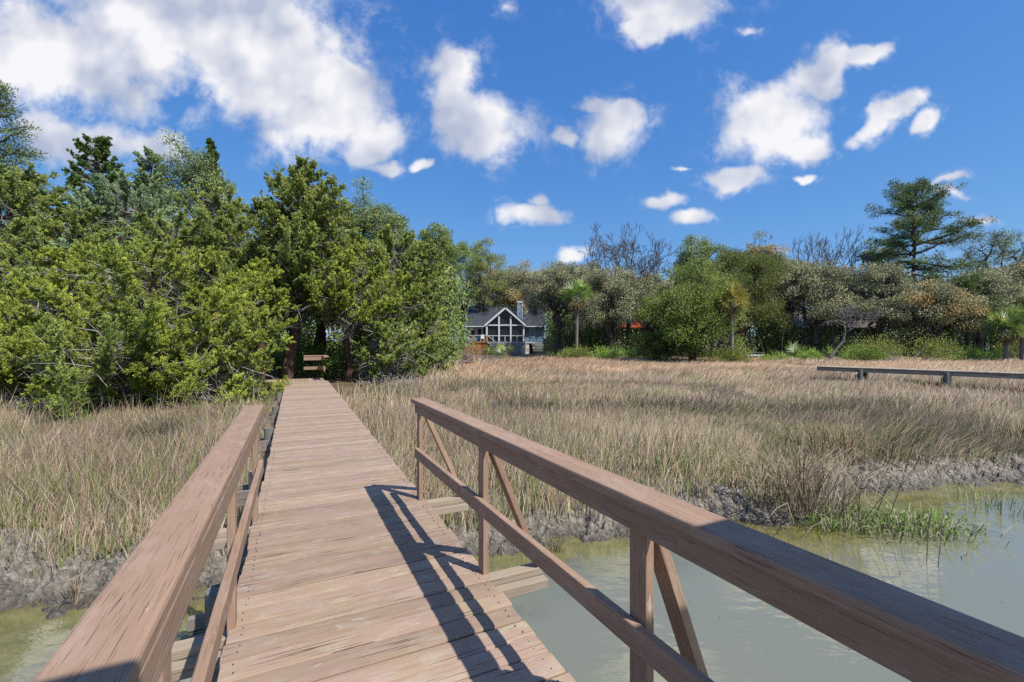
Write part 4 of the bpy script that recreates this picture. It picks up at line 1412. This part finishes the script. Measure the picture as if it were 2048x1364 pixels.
oak('small dark oak between rounded cedar and grey moss-hung oak', 1300, 545, 60, 48, 'oak_grey', 62, .4, None, 70, 140, .24, .15)

palm('slim palm in front of the moss-draped oak, right of the blue house', 1153, 570, 50, 33, 71, lean=.1, nf=40)
palm('palm with yellowing drooping fronds beside the rounded cedar', 1463, 576, 41, 37, 72, nf=48, dead=14, mat='palm_yellow')
palm('left one of the twin palms near the right edge', 2012, 634, 45, 36, 73, nf=36, dead=10)
palm('right one of the twin palms near the right edge', 2044, 622, 45, 40, 74, nf=36, dead=14)

palmetto('large saw palmetto in front of the blue house steps', 1000, 722, 55, 36, 81, 22, wide=1.3)
palmetto('yellowish saw palmetto right of the blue house fence', 1118, 728, 53, 30, 82, 22, wide=1.6)
palmetto('saw palmetto beneath the red-roofed house', 1243, 728, 50, 44, 83, 26, wide=1.4)
palmetto('saw palmetto against the left flank of the rounded cedar', 1290, 726, 49, 40, 84, 22, wide=1.2)
palmetto('dark saw palmetto left of the dead leaning tree', 1598, 712, 52, 46, 85, 26, wide=1.6)
palmetto('saw palmetto behind the leafy shrub left of the twin palms', 1965, 716, 49, 34, 86, 22, wide=1.4)
palmetto('saw palmetto under the cedar just behind the end railing', 668, 755, 24.5, 62, 87, 20, wide=1.2, dead=5)
palmetto('saw palmetto between the landing and the low cedar on its left', 588, 752, 23.5, 110, 88, 20, wide=1.0, dead=3)
palmetto('saw palmetto at the left edge above the short plank walkway', 6, 752, 15.6, 62, 89, 18, wide=1.3)
palmetto('small saw palmetto under the ragged cedar by the russet brush', 905, 705, 42, 40, 90, 20, wide=1.4)

shrub('wide olive shrub on the marsh edge below the tall pine', 1806, 728, 46, 56, 225, 'shrub_olive', 91, .16, 9000)
shrub('bright green shrub right of the dead leaning tree', 1722, 722, 46, 40, 90, 'shrub', 92, .15, 4500)
shrub('bright green shrub at the foot of the dead leaning tree', 1622, 724, 46, 30, 60, 'shrub', 93, .14, 3000)
shrub('low green shrub right of the rustic bench', 1552, 722, 48, 20, 70, 'shrub', 94, .14, 2500)
shrub('leafy shrub between olive shrub and the twin palms', 1962, 722, 47, 34, 100, 'shrub', 95, .15, 4500)
shrub('green bush under the oak at the left end of the blue house', 880, 735, 36, 34, 90, 'shrub', 97, .12, 3500)
shrub('round dark shrub behind the twin palms', 2040, 715, 48, 60, 80, 'shrub_olive', 98, .15, 4000)

shrub('green bush hiding the foot of the palm with yellowing fronds', 1468, 722, 40.5, 46, 70, 'shrub_olive', 111, .13, 4200)
shrub('leafy bush at the foot of the slim palm', 1150, 722, 48.5, 40, 55, 'shrub_olive', 112, .14, 3200)
shrub('low bush between the moss-hung oak and the saw palmettos, centre', 1205, 722, 49, 36, 70, 'shrub', 113, .14, 3000)
brush('heap of grey fallen branches in the grass right of the landing', 800, 775, 20.5, 58, 110, 101, 150)
brush('russet dead brush in front of the blue house deck', 925, 750, 41, 46, 100, 102, 130, leafmat='russet')
brush('smaller russet brush nearer the grey fallen branches', 888, 742, 34, 46, 60, 103, 50, leafmat='russet')
brush('tangle of bare twigs on the mud below the short plank walkway', 75, 850, 13.6, 70, 230, 104, 260, flatness=.75)
brush('bleached driftwood lying behind the far boardwalk', 1900, 736, 38, 18, 60, 105, 16, name='driftwood', cat='driftwood', flatness=.9)
brush('pale dry twigs in front of the wide olive shrub', 1782, 728, 45, 30, 50, 106, 60)

# ------------------------------------------------------------------ far-off wood behind the first trees (reads as one mass)
rng = np.random.default_rng(200)
fol, wd = Bag(), Bag()


def wood_strip(x0px, x1px, Z0, Z1, ztop, n, leaf, zlow=-.3):
    """lumpy mass of crowns and undergrowth"""
    for i in range(n):
        Z = rng.uniform(Z0, Z1)
        px = rng.uniform(x0px, x1px)
        x, y = at(px, Z)
        g0 = base_z(x, y)
        top = ztop(px) if callable(ztop) else ztop
        H = (zat(top, Z) - g0) * rng.uniform(.82, 1.0)
        z = g0 + H * rng.random() ** .7
        r = rng.uniform(.7, 1.5) * Z / 55
        if gap(x, y, z):
            continue
        k = 75
        u = unit(rng.normal(size=(k, 3)))
        p = np.array([x, y, z]) + u * (r * rng.random(k) ** .45)[:, None]
        p[:, 2] = np.maximum(p[:, 2], g0)
        Lf = leaf * rng.uniform(.7, 1.3, k)
        fol.add(*leaf_quads(p, unit(u + rng.normal(size=(k, 3)) * .8), Lf, Lf * .6, rng), t=np.clip(.4 + rng.normal() * .2 + rng.normal(size=k) * .15, 0, 1))


def stems(x0px, x1px, Z0, Z1, n, h):
    px = rng.uniform(x0px, x1px, n); Z = rng.uniform(Z0, Z1, n)
    x = (px - 1024) / F * Z
    gz = ground_z(x, Z, False)
    p = np.stack([x, Z, gz], 1)
    e = p + np.stack([rng.normal(size=n) * .6, rng.normal(size=n) * .4, h * rng.uniform(.6, 1.2, n)], 1)
    wd.add(*tubes(p, e, rng.uniform(.06, .2, n), .05, 6))


wood_strip(-150, 700, 28, 40, 420, 700, .22)
wood_strip(-250, 640, 26, 34, 600, 450, .18)
wood_strip(1105, 2250, 59, 66, 640, 700, .28)
wood_strip(1100, 1330, 62, 76, 620, 420, .26)
wood_strip(830, 912, 52, 60, 600, 60, .28)
wood_strip(520, 930, 36, 55, 540, 420, .24)
wood_strip(520, 900, 26, 34, 690, 160, .18)
wood_strip(1120, 2250, 68, 84, 545, 1100, .34)
wood_strip(850, 1250, 90, 104, 560, 420, .4)
wood_strip(2040, 2400, 50, 80, 530, 200, .34)
wood_strip(-900, -150, 22, 40, 420, 300, .24)
stems(-150, 620, 24, 38, 60, 4)
stems(1100, 2100, 56, 70, 110, 5)
woods = fol.build('far_woods', M['oak_green'])
tag(woods, kind='stuff')
wts = wd.build('woods_trunks', M['bark_oak'])
tag(wts, kind='stuff')

# ------------------------------------------------------------------ marsh grass
def grass(rng, n, Z0, Z1, wfac, h0, h1, width, seed):
    u = rng.random(n)
    Z = np.sqrt(Z0 ** 2 + u * (Z1 ** 2 - Z0 ** 2))
    X = rng.uniform(-1, 1, n) * (Z * 1.16 + 1.2)
    s = (Z - bank_y(X)) * .9
    dd = X * DV[0] + Z * DV[1]; nn = X * NV[0] + Z * NV[1]
    e = edge_y(X) + (fbm(X * .35, Z * .35, 61, 3) - .5) * 5 + 1.5
    keep = (s > .10 + .8 * fbm(X * 1.3, Z * 1.3, 60, 3) * (rng.random(n) ** .5)) & (Z < e)
    keep &= ~((nn > NL - .05) & (nn < NR + .05) & (dd < END + 1))
    # clumpy cover: open patches close to the bank
    cl = fbm(X * 2.1, Z * 2.1, 71, 3)
    keep &= rng.random(n) < np.clip((cl - .30) * 3.2 + np.clip((s - .8) * .7, 0, 2), .08, 1)
    X, Z, s = X[keep], Z[keep], s[keep]
    n = len(X)
    gz = ground_z(X, Z, False) - .02
    zone = fbm(X * .13, Z * .13, 81, 3)
    patch = fbm(X * .55, Z * .55, 82, 3)
    far = smooth((Z - 14) / 24)
    hmul = .50 + 1.05 * fbm(X * .35, Z * .35, 83, 4)
    hmul = hmul * (.55 + .45 * smooth((s - .3) / 1.6))
    h = rng.uniform(h0, h1, n) * hmul * .9
    # lean: near blades stand, far and right ones sweep to the right
    sweep = .10 + .45 * far + .35 * smooth((X - 2) / 8) * rng.random(n)
    sweep = sweep * (.3 + 1.2 * patch)
    sweep = np.where(X < -2, sweep * .25, sweep)
    lodge = smooth((fbm(X * .28 + 7, Z * .28, 95, 3) - .52) / .14)
    la = 6.28 * fbm(X * .16, Z * .16, 96, 2) * 1.6
    lx = sweep + rng.normal(size=n) * .20 + .30 * lodge * np.cos(la)
    ly = rng.normal(size=n) * .18 + .25 * lodge * np.sin(la)
    h = h * (1 - .15 * lodge)
    h = h * np.where((rng.random(n) < .035) & (X < -2.5), 1.75, 1)
    az = rng.uniform(-.9, .9, n)
    wv = np.stack([np.cos(az), np.sin(az), np.zeros(n)], 1) * (width * rng.uniform(.6, 1.4, n))[:, None] * .5
    p0 = np.stack([X, Z, gz], 1)
    p1 = p0 + np.stack([lx * h * .38, ly * h * .38, h * .55], 1)
    p2 = p1 + np.stack([lx * h * .75, ly * h * .75, h * .45 * np.clip(1 - .5 * np.abs(lx), .3, 1)], 1)
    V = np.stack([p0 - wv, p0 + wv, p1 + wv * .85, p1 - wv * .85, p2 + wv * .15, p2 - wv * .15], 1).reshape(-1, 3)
    i = np.arange(n)[:, None] * 6
    Q = np.concatenate([i + np.array([[0, 1, 2, 3]]), i + np.array([[3, 2, 4, 5]])])
    pal = np.array([(.47, .385, .31), (.52, .39, .26), (.37, .28, .205), (.46, .25, .13), (.25, .20, .165), (.60, .52, .43), (.24, .30, .10), (.17, .25, .07)])
    t = rng.random(n)
    green = np.clip(.15 - .13 * far + .5 * (patch - .45) + .10 * (s < 2.2), .02, .6)
    orange = np.clip((.06 + .30 * far + 1.1 * (zone - .45)) * (.25 + .75 * far), .02, .8)
    r2 = rng.random(n)
    idx = np.where(t < green, np.where(r2 < .5, 6, 7), np.where(r2 < orange, np.where(rng.random(n) < .5, 3, 1), np.where(rng.random(n) < .45, 0, np.where(rng.random(n) < .4, 5, np.where(rng.random(n) < .5, 4, 2)))))
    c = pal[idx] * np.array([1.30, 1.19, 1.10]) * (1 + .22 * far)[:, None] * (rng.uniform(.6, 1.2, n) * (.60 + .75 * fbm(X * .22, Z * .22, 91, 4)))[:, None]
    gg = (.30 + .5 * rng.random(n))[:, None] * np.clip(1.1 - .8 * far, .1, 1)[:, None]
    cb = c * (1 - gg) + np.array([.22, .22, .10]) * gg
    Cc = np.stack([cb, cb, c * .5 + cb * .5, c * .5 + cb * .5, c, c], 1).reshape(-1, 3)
    return V, Q, Cc


rng = np.random.default_rng(300)
GV, GQ, GC, off = [], [], [], 0
for (n, Z0, Z1, h0, h1, w) in ((60000, 4.8, 7.5, .32, .72, .011), (120000, 7.5, 13, .38, .78, .013), (150000, 13, 24, .42, .80, .022), (150000, 24, 40, .45, .85, .036), (110000, 40, 60, .5, .9, .06)):
    a, q, c = grass(rng, n, Z0, Z1, 1, h0, h1, w, 1)
    GV.append(a); GQ.append(q + off); GC.append(c); off += len(a)
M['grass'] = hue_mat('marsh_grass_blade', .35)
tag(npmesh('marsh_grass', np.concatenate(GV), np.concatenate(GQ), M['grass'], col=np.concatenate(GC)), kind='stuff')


def tussock(label, px, by, H0, hpx, wpx, n, seed, pal, name='grass_tussock', spread=.5, bend=.8, width=.012, zz=WATER_Z, group=None):
    rng = np.random.default_rng(seed)
    Z = F * (HC - zz) / (by - 683.0)
    x, y = at(px, Z)
    h = hpx / F * Z; w = wpx / F * Z * .5
    o = None
    X = rng.normal(size=n) * w * .5; Y = rng.normal(size=n) * w * .33
    hh = h * rng.uniform(.5, 1.15, n)
    lx = X / max(w, .01) * spread + rng.normal(size=n) * .25; ly = Y / max(w, .01) * spread + rng.normal(size=n) * .25
    az = rng.uniform(-1.2, 1.2, n)
    wv = np.stack([np.cos(az), np.sin(az), np.zeros(n)], 1) * width * .5
    p0 = np.stack([X, Y, np.full(n, -.03)], 1)
    p1 = p0 + np.stack([lx * hh * .4, ly * hh * .4, hh * .6], 1)
    p2 = p1 + np.stack([lx * hh * .6, ly * hh * .6, hh * .35 * (1 - bend * rng.random(n))], 1)
    p3 = p2 + np.stack([lx * hh * .6, ly * hh * .6, -hh * .35 * bend * rng.random(n)], 1)
    V = np.stack([p0 - wv, p0 + wv, p1 + wv, p1 - wv, p2 + wv * .8, p2 - wv * .8, p3 + wv * .1, p3 - wv * .1], 1).reshape(-1, 3)
    i = np.arange(n)[:, None] * 8
    Q = np.concatenate([i + np.array([[0, 1, 2, 3]]), i + np.array([[3, 2, 4, 5]]), i + np.array([[5, 4, 6, 7]])])
    pal = np.array(pal)
    c = pal[rng.integers(0, len(pal), n)] * rng.uniform(.75, 1.2, n)[:, None]
    Cc = np.repeat(c, 8, 0)
    o = npmesh(name, V, Q, M['grass'], col=Cc)
    o.location = (x, y, zz)
    return tag(o, label, 'grass clump', group, 'stuff' if n == 90 else None)


GREEN = [(.12, .20, .04), (.18, .27, .06), (.24, .32, .10), (.34, .33, .19), (.40, .38, .27)]
TAN = [(.36, .29, .20), (.42, .36, .26), (.27, .20, .13), (.20, .17, .09)]
tussock('bright green cordgrass clump leaning into the creek, left half', 1705, 1050, 0, 46, 170, 420, 401, GREEN, width=.014, bend=1.3)
tussock('bright green cordgrass clump leaning into the creek, right half beside the open water', 1830, 1058, 0, 46, 190, 480, 402, GREEN, width=.014, bend=1.3)
tussock('dry straw tuft bent over the mud bank behind the green cordgrass clump', 1600, 1010, 0, 130, 210, 420, 403, TAN, bend=.9, zz=-1.0)
tussock('tall dark brown tussock on top of the bank, right of the rail', 1690, 925, 0, 92, 200, 260, 404, [(.20, .16, .09), (.27, .19, .10), (.34, .25, .15), (.13, .14, .05)], bend=.5, zz=-.9)
tussock('thin green sprigs standing in the creek right of the cordgrass clump', 1985, 1015, 0, 50, 190, 90, 405, GREEN, width=.010, bend=.8)
tussock('single dry tuft on the mud at the left waterline', 148, 1205, 0, 75, 12, 26, 406, TAN, bend=.4, zz=-1.15, width=.009)
tussock('small dark sprig in the shallows beside the second post', 1105, 1105, 0, 45, 40, 30, 407, [(.12, .12, .05), (.2, .18, .1)], width=.007)
for px, by, s_ in ((1850, 1125, 1), (1873, 1135, 2)):
    rb = Bag(); rr_ = np.random.default_rng(s_)
    Z = F * 2.7 / (by - 683.0); x, y = at(px, Z)
    P = np.array([[0, 0, -.3], [.02, 0, 0], [.07 * s_ ** .3, .03, .42], [.13, .05, .62]])
    a, b_, r0, r1 = polyseg(P, .005, .003); rb.add(*tubes(a, b_, r0, r1, 5))
    o = rb.build('reed_stalk', M['bark_oak']); o.location = (x, y, WATER_Z)
    tag(o, 'dark reed stalk in the open creek, %s of the pair' % ('left' if s_ == 1 else 'right'), 'reed')

rng = np.random.default_rng(77)
n = 420
FX = rng.uniform(-6, 12, n); FY = rng.uniform(1.5, 8.5, n)
k = FY < bank_y(FX) - .25
FX, FY = FX[k], FY[k]; n = len(FX)
a = rng.uniform(0, 6.28, n)
fl = Bag()
fl.add(*leaf_quads(np.stack([FX, FY, np.full(n, WATER_Z + .004)], 1), np.stack([np.cos(a), np.sin(a), np.zeros(n)], 1), rng.uniform(.008, .035, n), .008, np.random.default_rng(3)), t=rng.random(n))
tag(fl.build('floating_debris', M['palm_dead']), kind='stuff')

# ------------------------------------------------------------------ houses
M['siding'] = plain_mat('blue_grey_siding', (.20, .30, .40), .6, .12)
M['white'] = plain_mat('white_trim_paint', (.72, .73, .74), .5, .06)
M['shingle'] = plain_mat('charcoal_shingle', (.045, .05, .062), .85, .3, 9)
M['screen'] = plain_mat('porch_screen', (.018, .02, .026), .35, .2, 3, .5)
M['glass'] = plain_mat('dark_window', (.015, .018, .024), .08, .2, 2, .6)
M['skirt'] = plain_mat('grey_lattice_boards', (.30, .32, .37), .8, .15)
M['fence'] = plain_mat('tan_fence_board', (.36, .27, .15), .8, .2)
M['redroof'] = plain_mat('red_tile_roof', (.42, .085, .04), .8, .2, 8)
M['tanroof'] = plain_mat('tan_roof', (.30, .25, .21), .85, .2, 8)
M['greywall'] = plain_mat('grey_house_wall', (.22, .21, .19), .8, .15)
M['redpaint'] = plain_mat('red_paint', (.5, .05, .03), .5, .1)


class Solid:
    def __init__(self):
        self.V, self.F = [], []

    def box(self, x0, x1, y0, y1, z0, z1):
        b_ = len(self.V)
        self.V += [(x0, y0, z0), (x1, y0, z0), (x1, y1, z0), (x0, y1, z0), (x0, y0, z1), (x1, y0, z1), (x1, y1, z1), (x0, y1, z1)]
        for f in ((0, 3, 2, 1), (4, 5, 6, 7), (0, 1, 5, 4), (1, 2, 6, 5), (2, 3, 7, 6), (3, 0, 4, 7)):
            self.F.append(tuple(b_ + i for i in f))
        return self

    def slab(self, pts, th):
        """quad or polygon given by its top corners, thickened straight down"""
        b_ = len(self.V); k = len(pts)
        self.V += [tuple(p) for p in pts] + [(p[0], p[1], p[2] - th) for p in pts]
        self.F.append(tuple(b_ + i for i in range(k)))
        self.F.append(tuple(b_ + k + i for i in range(k))[::-1])
        for i in range(k):
            j = (i + 1) % k
            self.F.append((b_ + i, b_ + k + i, b_ + k + j, b_ + j))
        return self

    def bar(self, p, q, w, h):
        p, q = Vector(p), Vector(q)
        ax = (q - p).normalized(); sd = ax.cross(Vector((0, 1, 0)))
        if sd.length < .01:
            sd = ax.cross(Vector((1, 0, 0)))
        sd.normalize(); up = sd.cross(ax)
        b_ = len(self.V)
        for e in (p, q):
            for s, t in ((-1, -1), (1, -1), (1, 1), (-1, 1)):
                self.V.append(tuple(e + sd * s * w / 2 + up * t * h / 2))
        for f in ((0, 1, 2, 3), (7, 6, 5, 4), (0, 4, 5, 1), (1, 5, 6, 2), (2, 6, 7, 3), (3, 7, 4, 0)):
            self.F.append(tuple(b_ + i for i in f))
        return self

    def build(self, name, mat, parent=None):
        me = bpy.data.meshes.new(name)
        me.from_pydata(self.V, [], self.F)
        me.materials.append(mat); me.update()
        return link(bpy.data.objects.new(name, me), parent)


HZ = 66.0
K = HZ / F                            # metres per photo pixel at the house front
hx, hy = at(1012, HZ)
gz = base_z(hx, hy)
house = thing('blue_house', 'blue house with a dark roof, white gabled screen porch and orange timber deck', 'house', (hx, hy, 0))


def X(px): return (px - 1012) * K
def Zz(py): return HC + (683 - py) * K


# porch: gable facing the marsh
sb = Solid()
sb.box(X(974), X(1048), .3, 5, Zz(685.5), Zz(650))                      # dark screened interior
sb.build('porch_screen', M['screen'], house)
gs = Solid(); gs.slab([(X(972), .3, Zz(650)), (X(1050), .3, Zz(650)), (X(1011), .3, Zz(619))], .01)
gs2 = Solid()
b_ = [(X(973), .32, Zz(651)), (X(1049), .32, Zz(651)), (X(1011), .32, Zz(620)), (X(973), .5, Zz(651)), (X(1049), .5, Zz(651)), (X(1011), .5, Zz(620))]
gs2.V = b_; gs2.F = [(0, 1, 2), (5, 4, 3), (0, 2, 5, 3), (1, 4, 5, 2), (0, 3, 4, 1)]
gs2.build('gable_screen', M['screen'], house)
for p, q, w in (((969, 652), (1010.4, 617), .34), ((1011.6, 617), (1052, 652), .34)):
    s_ = Solid(); s_.bar((X(p[0]), .0, Zz(p[1])), (X(q[0]), .0, Zz(q[1])), .30, .34); s_.build('rake_board', M['white'], house)
for px in (973.5, 998, 1021.5, 1047.5):
    s_ = Solid(); top = 650 if px in (973.5, 1047.5) else 633
    s_.box(X(px) - .11, X(px) + .11, .05, .3, Zz(684), Zz(top)); s_.build('porch_post', M['white'], house)
s_ = Solid(); s_.box(X(975.2), X(1046), .08, .28, Zz(652.4), Zz(650)); s_.build('porch_beam', M['white'], house)
s_ = Solid()
s_.box(X(975.2), X(1046), .10, .22, Zz(673), Zz(671.8))
for px in (986, 1010, 1034):
    s_.box(X(px) - .04, X(px) + .04, .12, .2, Zz(684), Zz(673))
s_.build('porch_railing', M['white'], house)
s_ = Solid(); s_.box(X(972), X(1050), -.05, .4, Zz(688), Zz(684.4)); s_.build('porch_sill', M['skirt'], house)
s_ = Solid()
px = 980
while px < 1048:
    s_.box(X(px), X(px) + .12, .0, .06, gz - .2, Zz(688)); px += 2.6
s_.box(X(974), X(1049), .3, 4.5, gz - .2, Zz(688.2))
s_.build('skirting', M['skirt'], house)
# roofs
r_ = Solid()
r_.slab([(X(968), -.2, Zz(653) + .3), (X(1011), -.2, Zz(616) + .3), (X(1011), 6.5, Zz(616) + .3), (X(968), 6.5, Zz(653) + .3)], .12)
r_.slab([(X(1011), -.2, Zz(616) + .3), (X(1054), -.2, Zz(653) + .3), (X(1054), 6.5, Zz(653) + .3), (X(1011), 6.5, Zz(616) + .3)], .12)
r_.build('porch_roof', M['shingle'], house)
r_ = Solid()
r_.slab([(X(925), 3.0, Zz(652)), (X(1095), 3.0, Zz(652)), (X(1095), 9.5, Zz(607) + .2), (X(925), 9.5, Zz(607) + .2)], .15)
r_.slab([(X(1095), 16, Zz(652)), (X(925), 16, Zz(652)), (X(925), 9.5, Zz(607) + .2), (X(1095), 9.5, Zz(607) + .2)], .15)
roof = r_.build('roof', M['shingle'], house)
c_ = Solid(); c_.box(X(1036.5), X(1046.5), 5.2, 6.4, Zz(650), Zz(600)); ch = c_.build('chimney', M['siding'], house)
c_ = Solid(); c_.box(X(1035.5), X(1047.5), 5.1, 6.5, Zz(600), Zz(597.2))
c_.build('chimney_cap', M['white'], ch)
c_ = Solid(); c_.box(X(1045.6), X(1047), 5.16, 5.3, Zz(640), Zz(600)); c_.box(X(1036), X(1037), 5.16, 5.3, Zz(640), Zz(600)); c_.build('corner_trim', M['white'], ch)
# body
w_ = Solid()
w_.box(X(928), X(968), 3.6, 15.4, Zz(688), Zz(653)); w_.box(X(968.2), X(1051.8), 5.1, 15.4, Zz(690), Zz(652)); w_.box(X(1052), X(1092), 3.6, 15.4, Zz(688), Zz(653))
z = Zz(688)
while z < Zz(655):                                     # clapboard courses
    w_.box(X(1051.9), X(1092.1), 3.575, 3.6, z, z + .13); z += .16
w_.build('wall', M['siding'], house)
for x0, x1, y0, y1 in ((951, 960, 657, 672), (963, 971, 655, 678), (1063, 1071, 656, 674), (938, 946, 658, 672)):
    f = Solid(); f.box(X(x0 - 1.1), X(x0), 3.5, 3.62, Zz(y1 + 1), Zz(y0 - 1)); f.box(X(x1), X(x1 + 1.1), 3.5, 3.62, Zz(y1 + 1), Zz(y0 - 1))
    f.box(X(x0), X(x1), 3.5, 3.62, Zz(y0), Zz(y0 - 1)); f.box(X(x0), X(x1), 3.5, 3.62, Zz(y1 + 1), Zz(y1))
    fo = f.build('window', M['white'], house)
    p_ = Solid(); p_.box(X(x0), X(x1), 3.54, 3.6, Zz(y1), Zz(y0)); p_.build('pane', M['glass'], fo)
for x0, x1 in ((1050.2, 1095), (925, 967)):
    s_ = Solid(); s_.box(X(x0), X(x1), 2.9, 3.4, Zz(653.5), Zz(651.6)); s_.build('fascia', M['white'], house)
s_ = Solid(); s_.box(X(1050.5), X(1086), 3.0, 3.5, Zz(687.5), Zz(685.5)); s_.box(X(1052), X(1060), 3.1, 3.5, gz - .2, Zz(687.5)); s_.build('sill_board', M['white'], house)
# orange timber deck with stairs on the left
dk = Solid(); dk.box(X(940), X(978), -2.2, 3.5, Zz(686.5), Zz(684)); dk.build('timber_deck', M['orange_wood'], house)
s_ = Solid(); px = 928
while px < 988:
    top = 687 if 942 < px < 976 else (687 + (942 - px) * 1.0 if px <= 942 else 687 + (px - 976) * 1.3)
    s_.box(X(px), X(px) + .11, -2.1, -2.0, gz - .2, Zz(top)); px += 2.3
s_.build('deck_skirting', M['orange_wood'], house)
for px in (949, 974.5):
    s_ = Solid(); s_.box(X(px) - .13, X(px) + .13, -2.2, -2.0, Zz(686), Zz(672)); s_.build('deck_post', M['orange_wood'], house)
s_ = Solid(); s_.box(X(937), X(976), -2.15, -2.05, Zz(672.4), Zz(671.6)); s_.bar((X(976), -2.1, Zz(672)), (X(995), -2.1, Zz(686)), .07, .09)
s_.bar((X(976), -2.1, Zz(685)), (X(992), -2.1, Zz(698)), .09, .25)
s_.build('deck_handrail', M['grey'] if False else M['white'], house)
st = Solid()
for i in range(3):
    st.box(X(1050), X(1062), 2.0 - .3 * i, 2.35 - .3 * i, Zz(699) - .18 * i, Zz(698) - .18 * i)
st.build('steps', M['orange_wood'], house)

# lawn chair on the deck
chair = thing('deck_chair', 'small white chair on the orange timber deck of the blue house', 'chair', (hx + X(966), hy - 1.2, Zz(684)))
s_ = Solid(); s_.box(-.25, .25, -.25, .25, .40, .45); s_.build('seat', M['white'], chair)
s_ = Solid(); s_.box(-.25, .25, .21, .26, .47, .98); s_.build('backrest', M['white'], chair)
for a in (-.22, .22):
    for b2 in (-.22, .22):
        s_ = Solid(); s_.box(a - .025, a + .025, b2 - .025, b2 + .025, 0, .40); s_.build('leg', M['white'], chair)

# fence right of the house
fx, fy = at(1115, 64)
fe = thing('board_fence', 'tan board fence right of the blue house', 'fence', (fx, fy, 0))
s_ = Solid(); k = -1.9
while k < 2.0:
    s_.box(k, k + .14, 0, .03, base_z(fx, fy) - .1, 1.5 + (683 - 678) * 64 / F + random.uniform(-.02, .02)); k += .155
s_.build('boards', M['fence'], fe)
for k in (-1.9, .05, 2.0):
    s_ = Solid(); s_.box(k - .06, k + .06, .035, .15, base_z(fx, fy) - .1, 1.95); s_.build('post', M['fence'], fe)


def plain_house(name, label, px0, px1, ytop, yeave, ybase, Zh, roofm, wallm, wins, depth=9):
    cx = (px0 + px1) / 2
    x, y = at(cx, Zh)
    o = thing(name, label, 'house', (x, y, 0))
    k = Zh / F
    g0 = base_z(x, y)
    def XX(p): return (p - cx) * k
    def ZZ(p): return HC + (683 - p) * k
    s = Solid(); s.box(XX(px0 + 4), XX(px1 - 4), .4, depth, g0 - .2, ZZ(yeave)); s.build('wall', wallm, o)
    s = Solid()
    s.slab([(XX(px0), -.3, ZZ(yeave)), (XX(px1), -.3, ZZ(yeave)), (XX(px1), depth / 2, ZZ(ytop)), (XX(px0), depth / 2, ZZ(ytop))], .15)
    s.slab([(XX(px1), depth + .7, ZZ(yeave)), (XX(px0), depth + .7, ZZ(yeave)), (XX(px0), depth / 2, ZZ(ytop)), (XX(px1), depth / 2, ZZ(ytop))], .15)
    s.build('roof', roofm, o)
    s = Solid()
    for w in (0, 1):
        xx = XX(px0 + 4) if w == 0 else XX(px1 - 4) - .1
        b0 = len(s.V)
        s.V += [(xx, .4, ZZ(yeave) - .16), (xx, depth, ZZ(yeave) - .16), (xx, depth / 2, ZZ(ytop) - .2), (xx + .1, .4, ZZ(yeave) - .16), (xx + .1, depth, ZZ(yeave) - .16), (xx + .1, depth / 2, ZZ(ytop) - .2)]
        s.F += [(b0, b0 + 2, b0 + 1), (b0 + 3, b0 + 4, b0 + 5), (b0, b0 + 1, b0 + 4, b0 + 3), (b0 + 1, b0 + 2, b0 + 5, b0 + 4), (b0 + 2, b0, b0 + 3, b0 + 5)]
    s.build('gable', wallm, o)
    for (a, b2, c, d2) in wins:
        f = Solid(); f.box(XX(a), XX(b2), .30, .42, ZZ(d2), ZZ(c)); fo = f.build('window', M['white'], o)
        p_ = Solid(); p_.box(XX(a + .8), XX((a + b2) / 2 - .4), .27, .3, ZZ(d2 - 1), ZZ(c + 1)); p_.box(XX((a + b2) / 2 + .4), XX(b2 - .8), .27, .3, ZZ(d2 - 1), ZZ(c + 1))
        p_.build('pane', M['glass'], fo)
    return o


plain_house('red_roofed_house', 'red-roofed house half hidden behind the moss-hung oak', 1215, 1304, 622, 655, 690, 66.5, M['redroof'], M['greywall'], [(1262, 1272, 660, 676), (1282, 1292, 660, 676)])
plain_house('grey_house', 'grey house with a tan roof half hidden behind the dead leaning tree', 1588, 1765, 616, 655, 695, 66.5, M['tanroof'], M['greywall'], [(1601, 1622, 655, 668), (1650, 1668, 658, 676), (1715, 1735, 658, 676)])

# rustic bench at the marsh edge
bx, by_ = at(1506, 52)
be = thing('rustic_bench', 'weathered grey bench-like rail stand at the marsh edge right of the rounded cedar', 'bench', (bx, by_, base_z(bx, by_)))
s_ = Solid(); s_.box(-1.35, 1.35, 0, .4, 1.04, 1.10); s_.build('top_board', M['grey'], be)
s_ = Solid(); s_.box(-1.15, 1.15, .05, .1, .72, .86); s_.build('front_rail', M['white'], be)
for k in (-1.25, 1.25):
    s_ = Solid(); s_.box(k - .05, k + .05, .1, .2, -.1, 1.04); s_.build('leg', M['grey'], be)
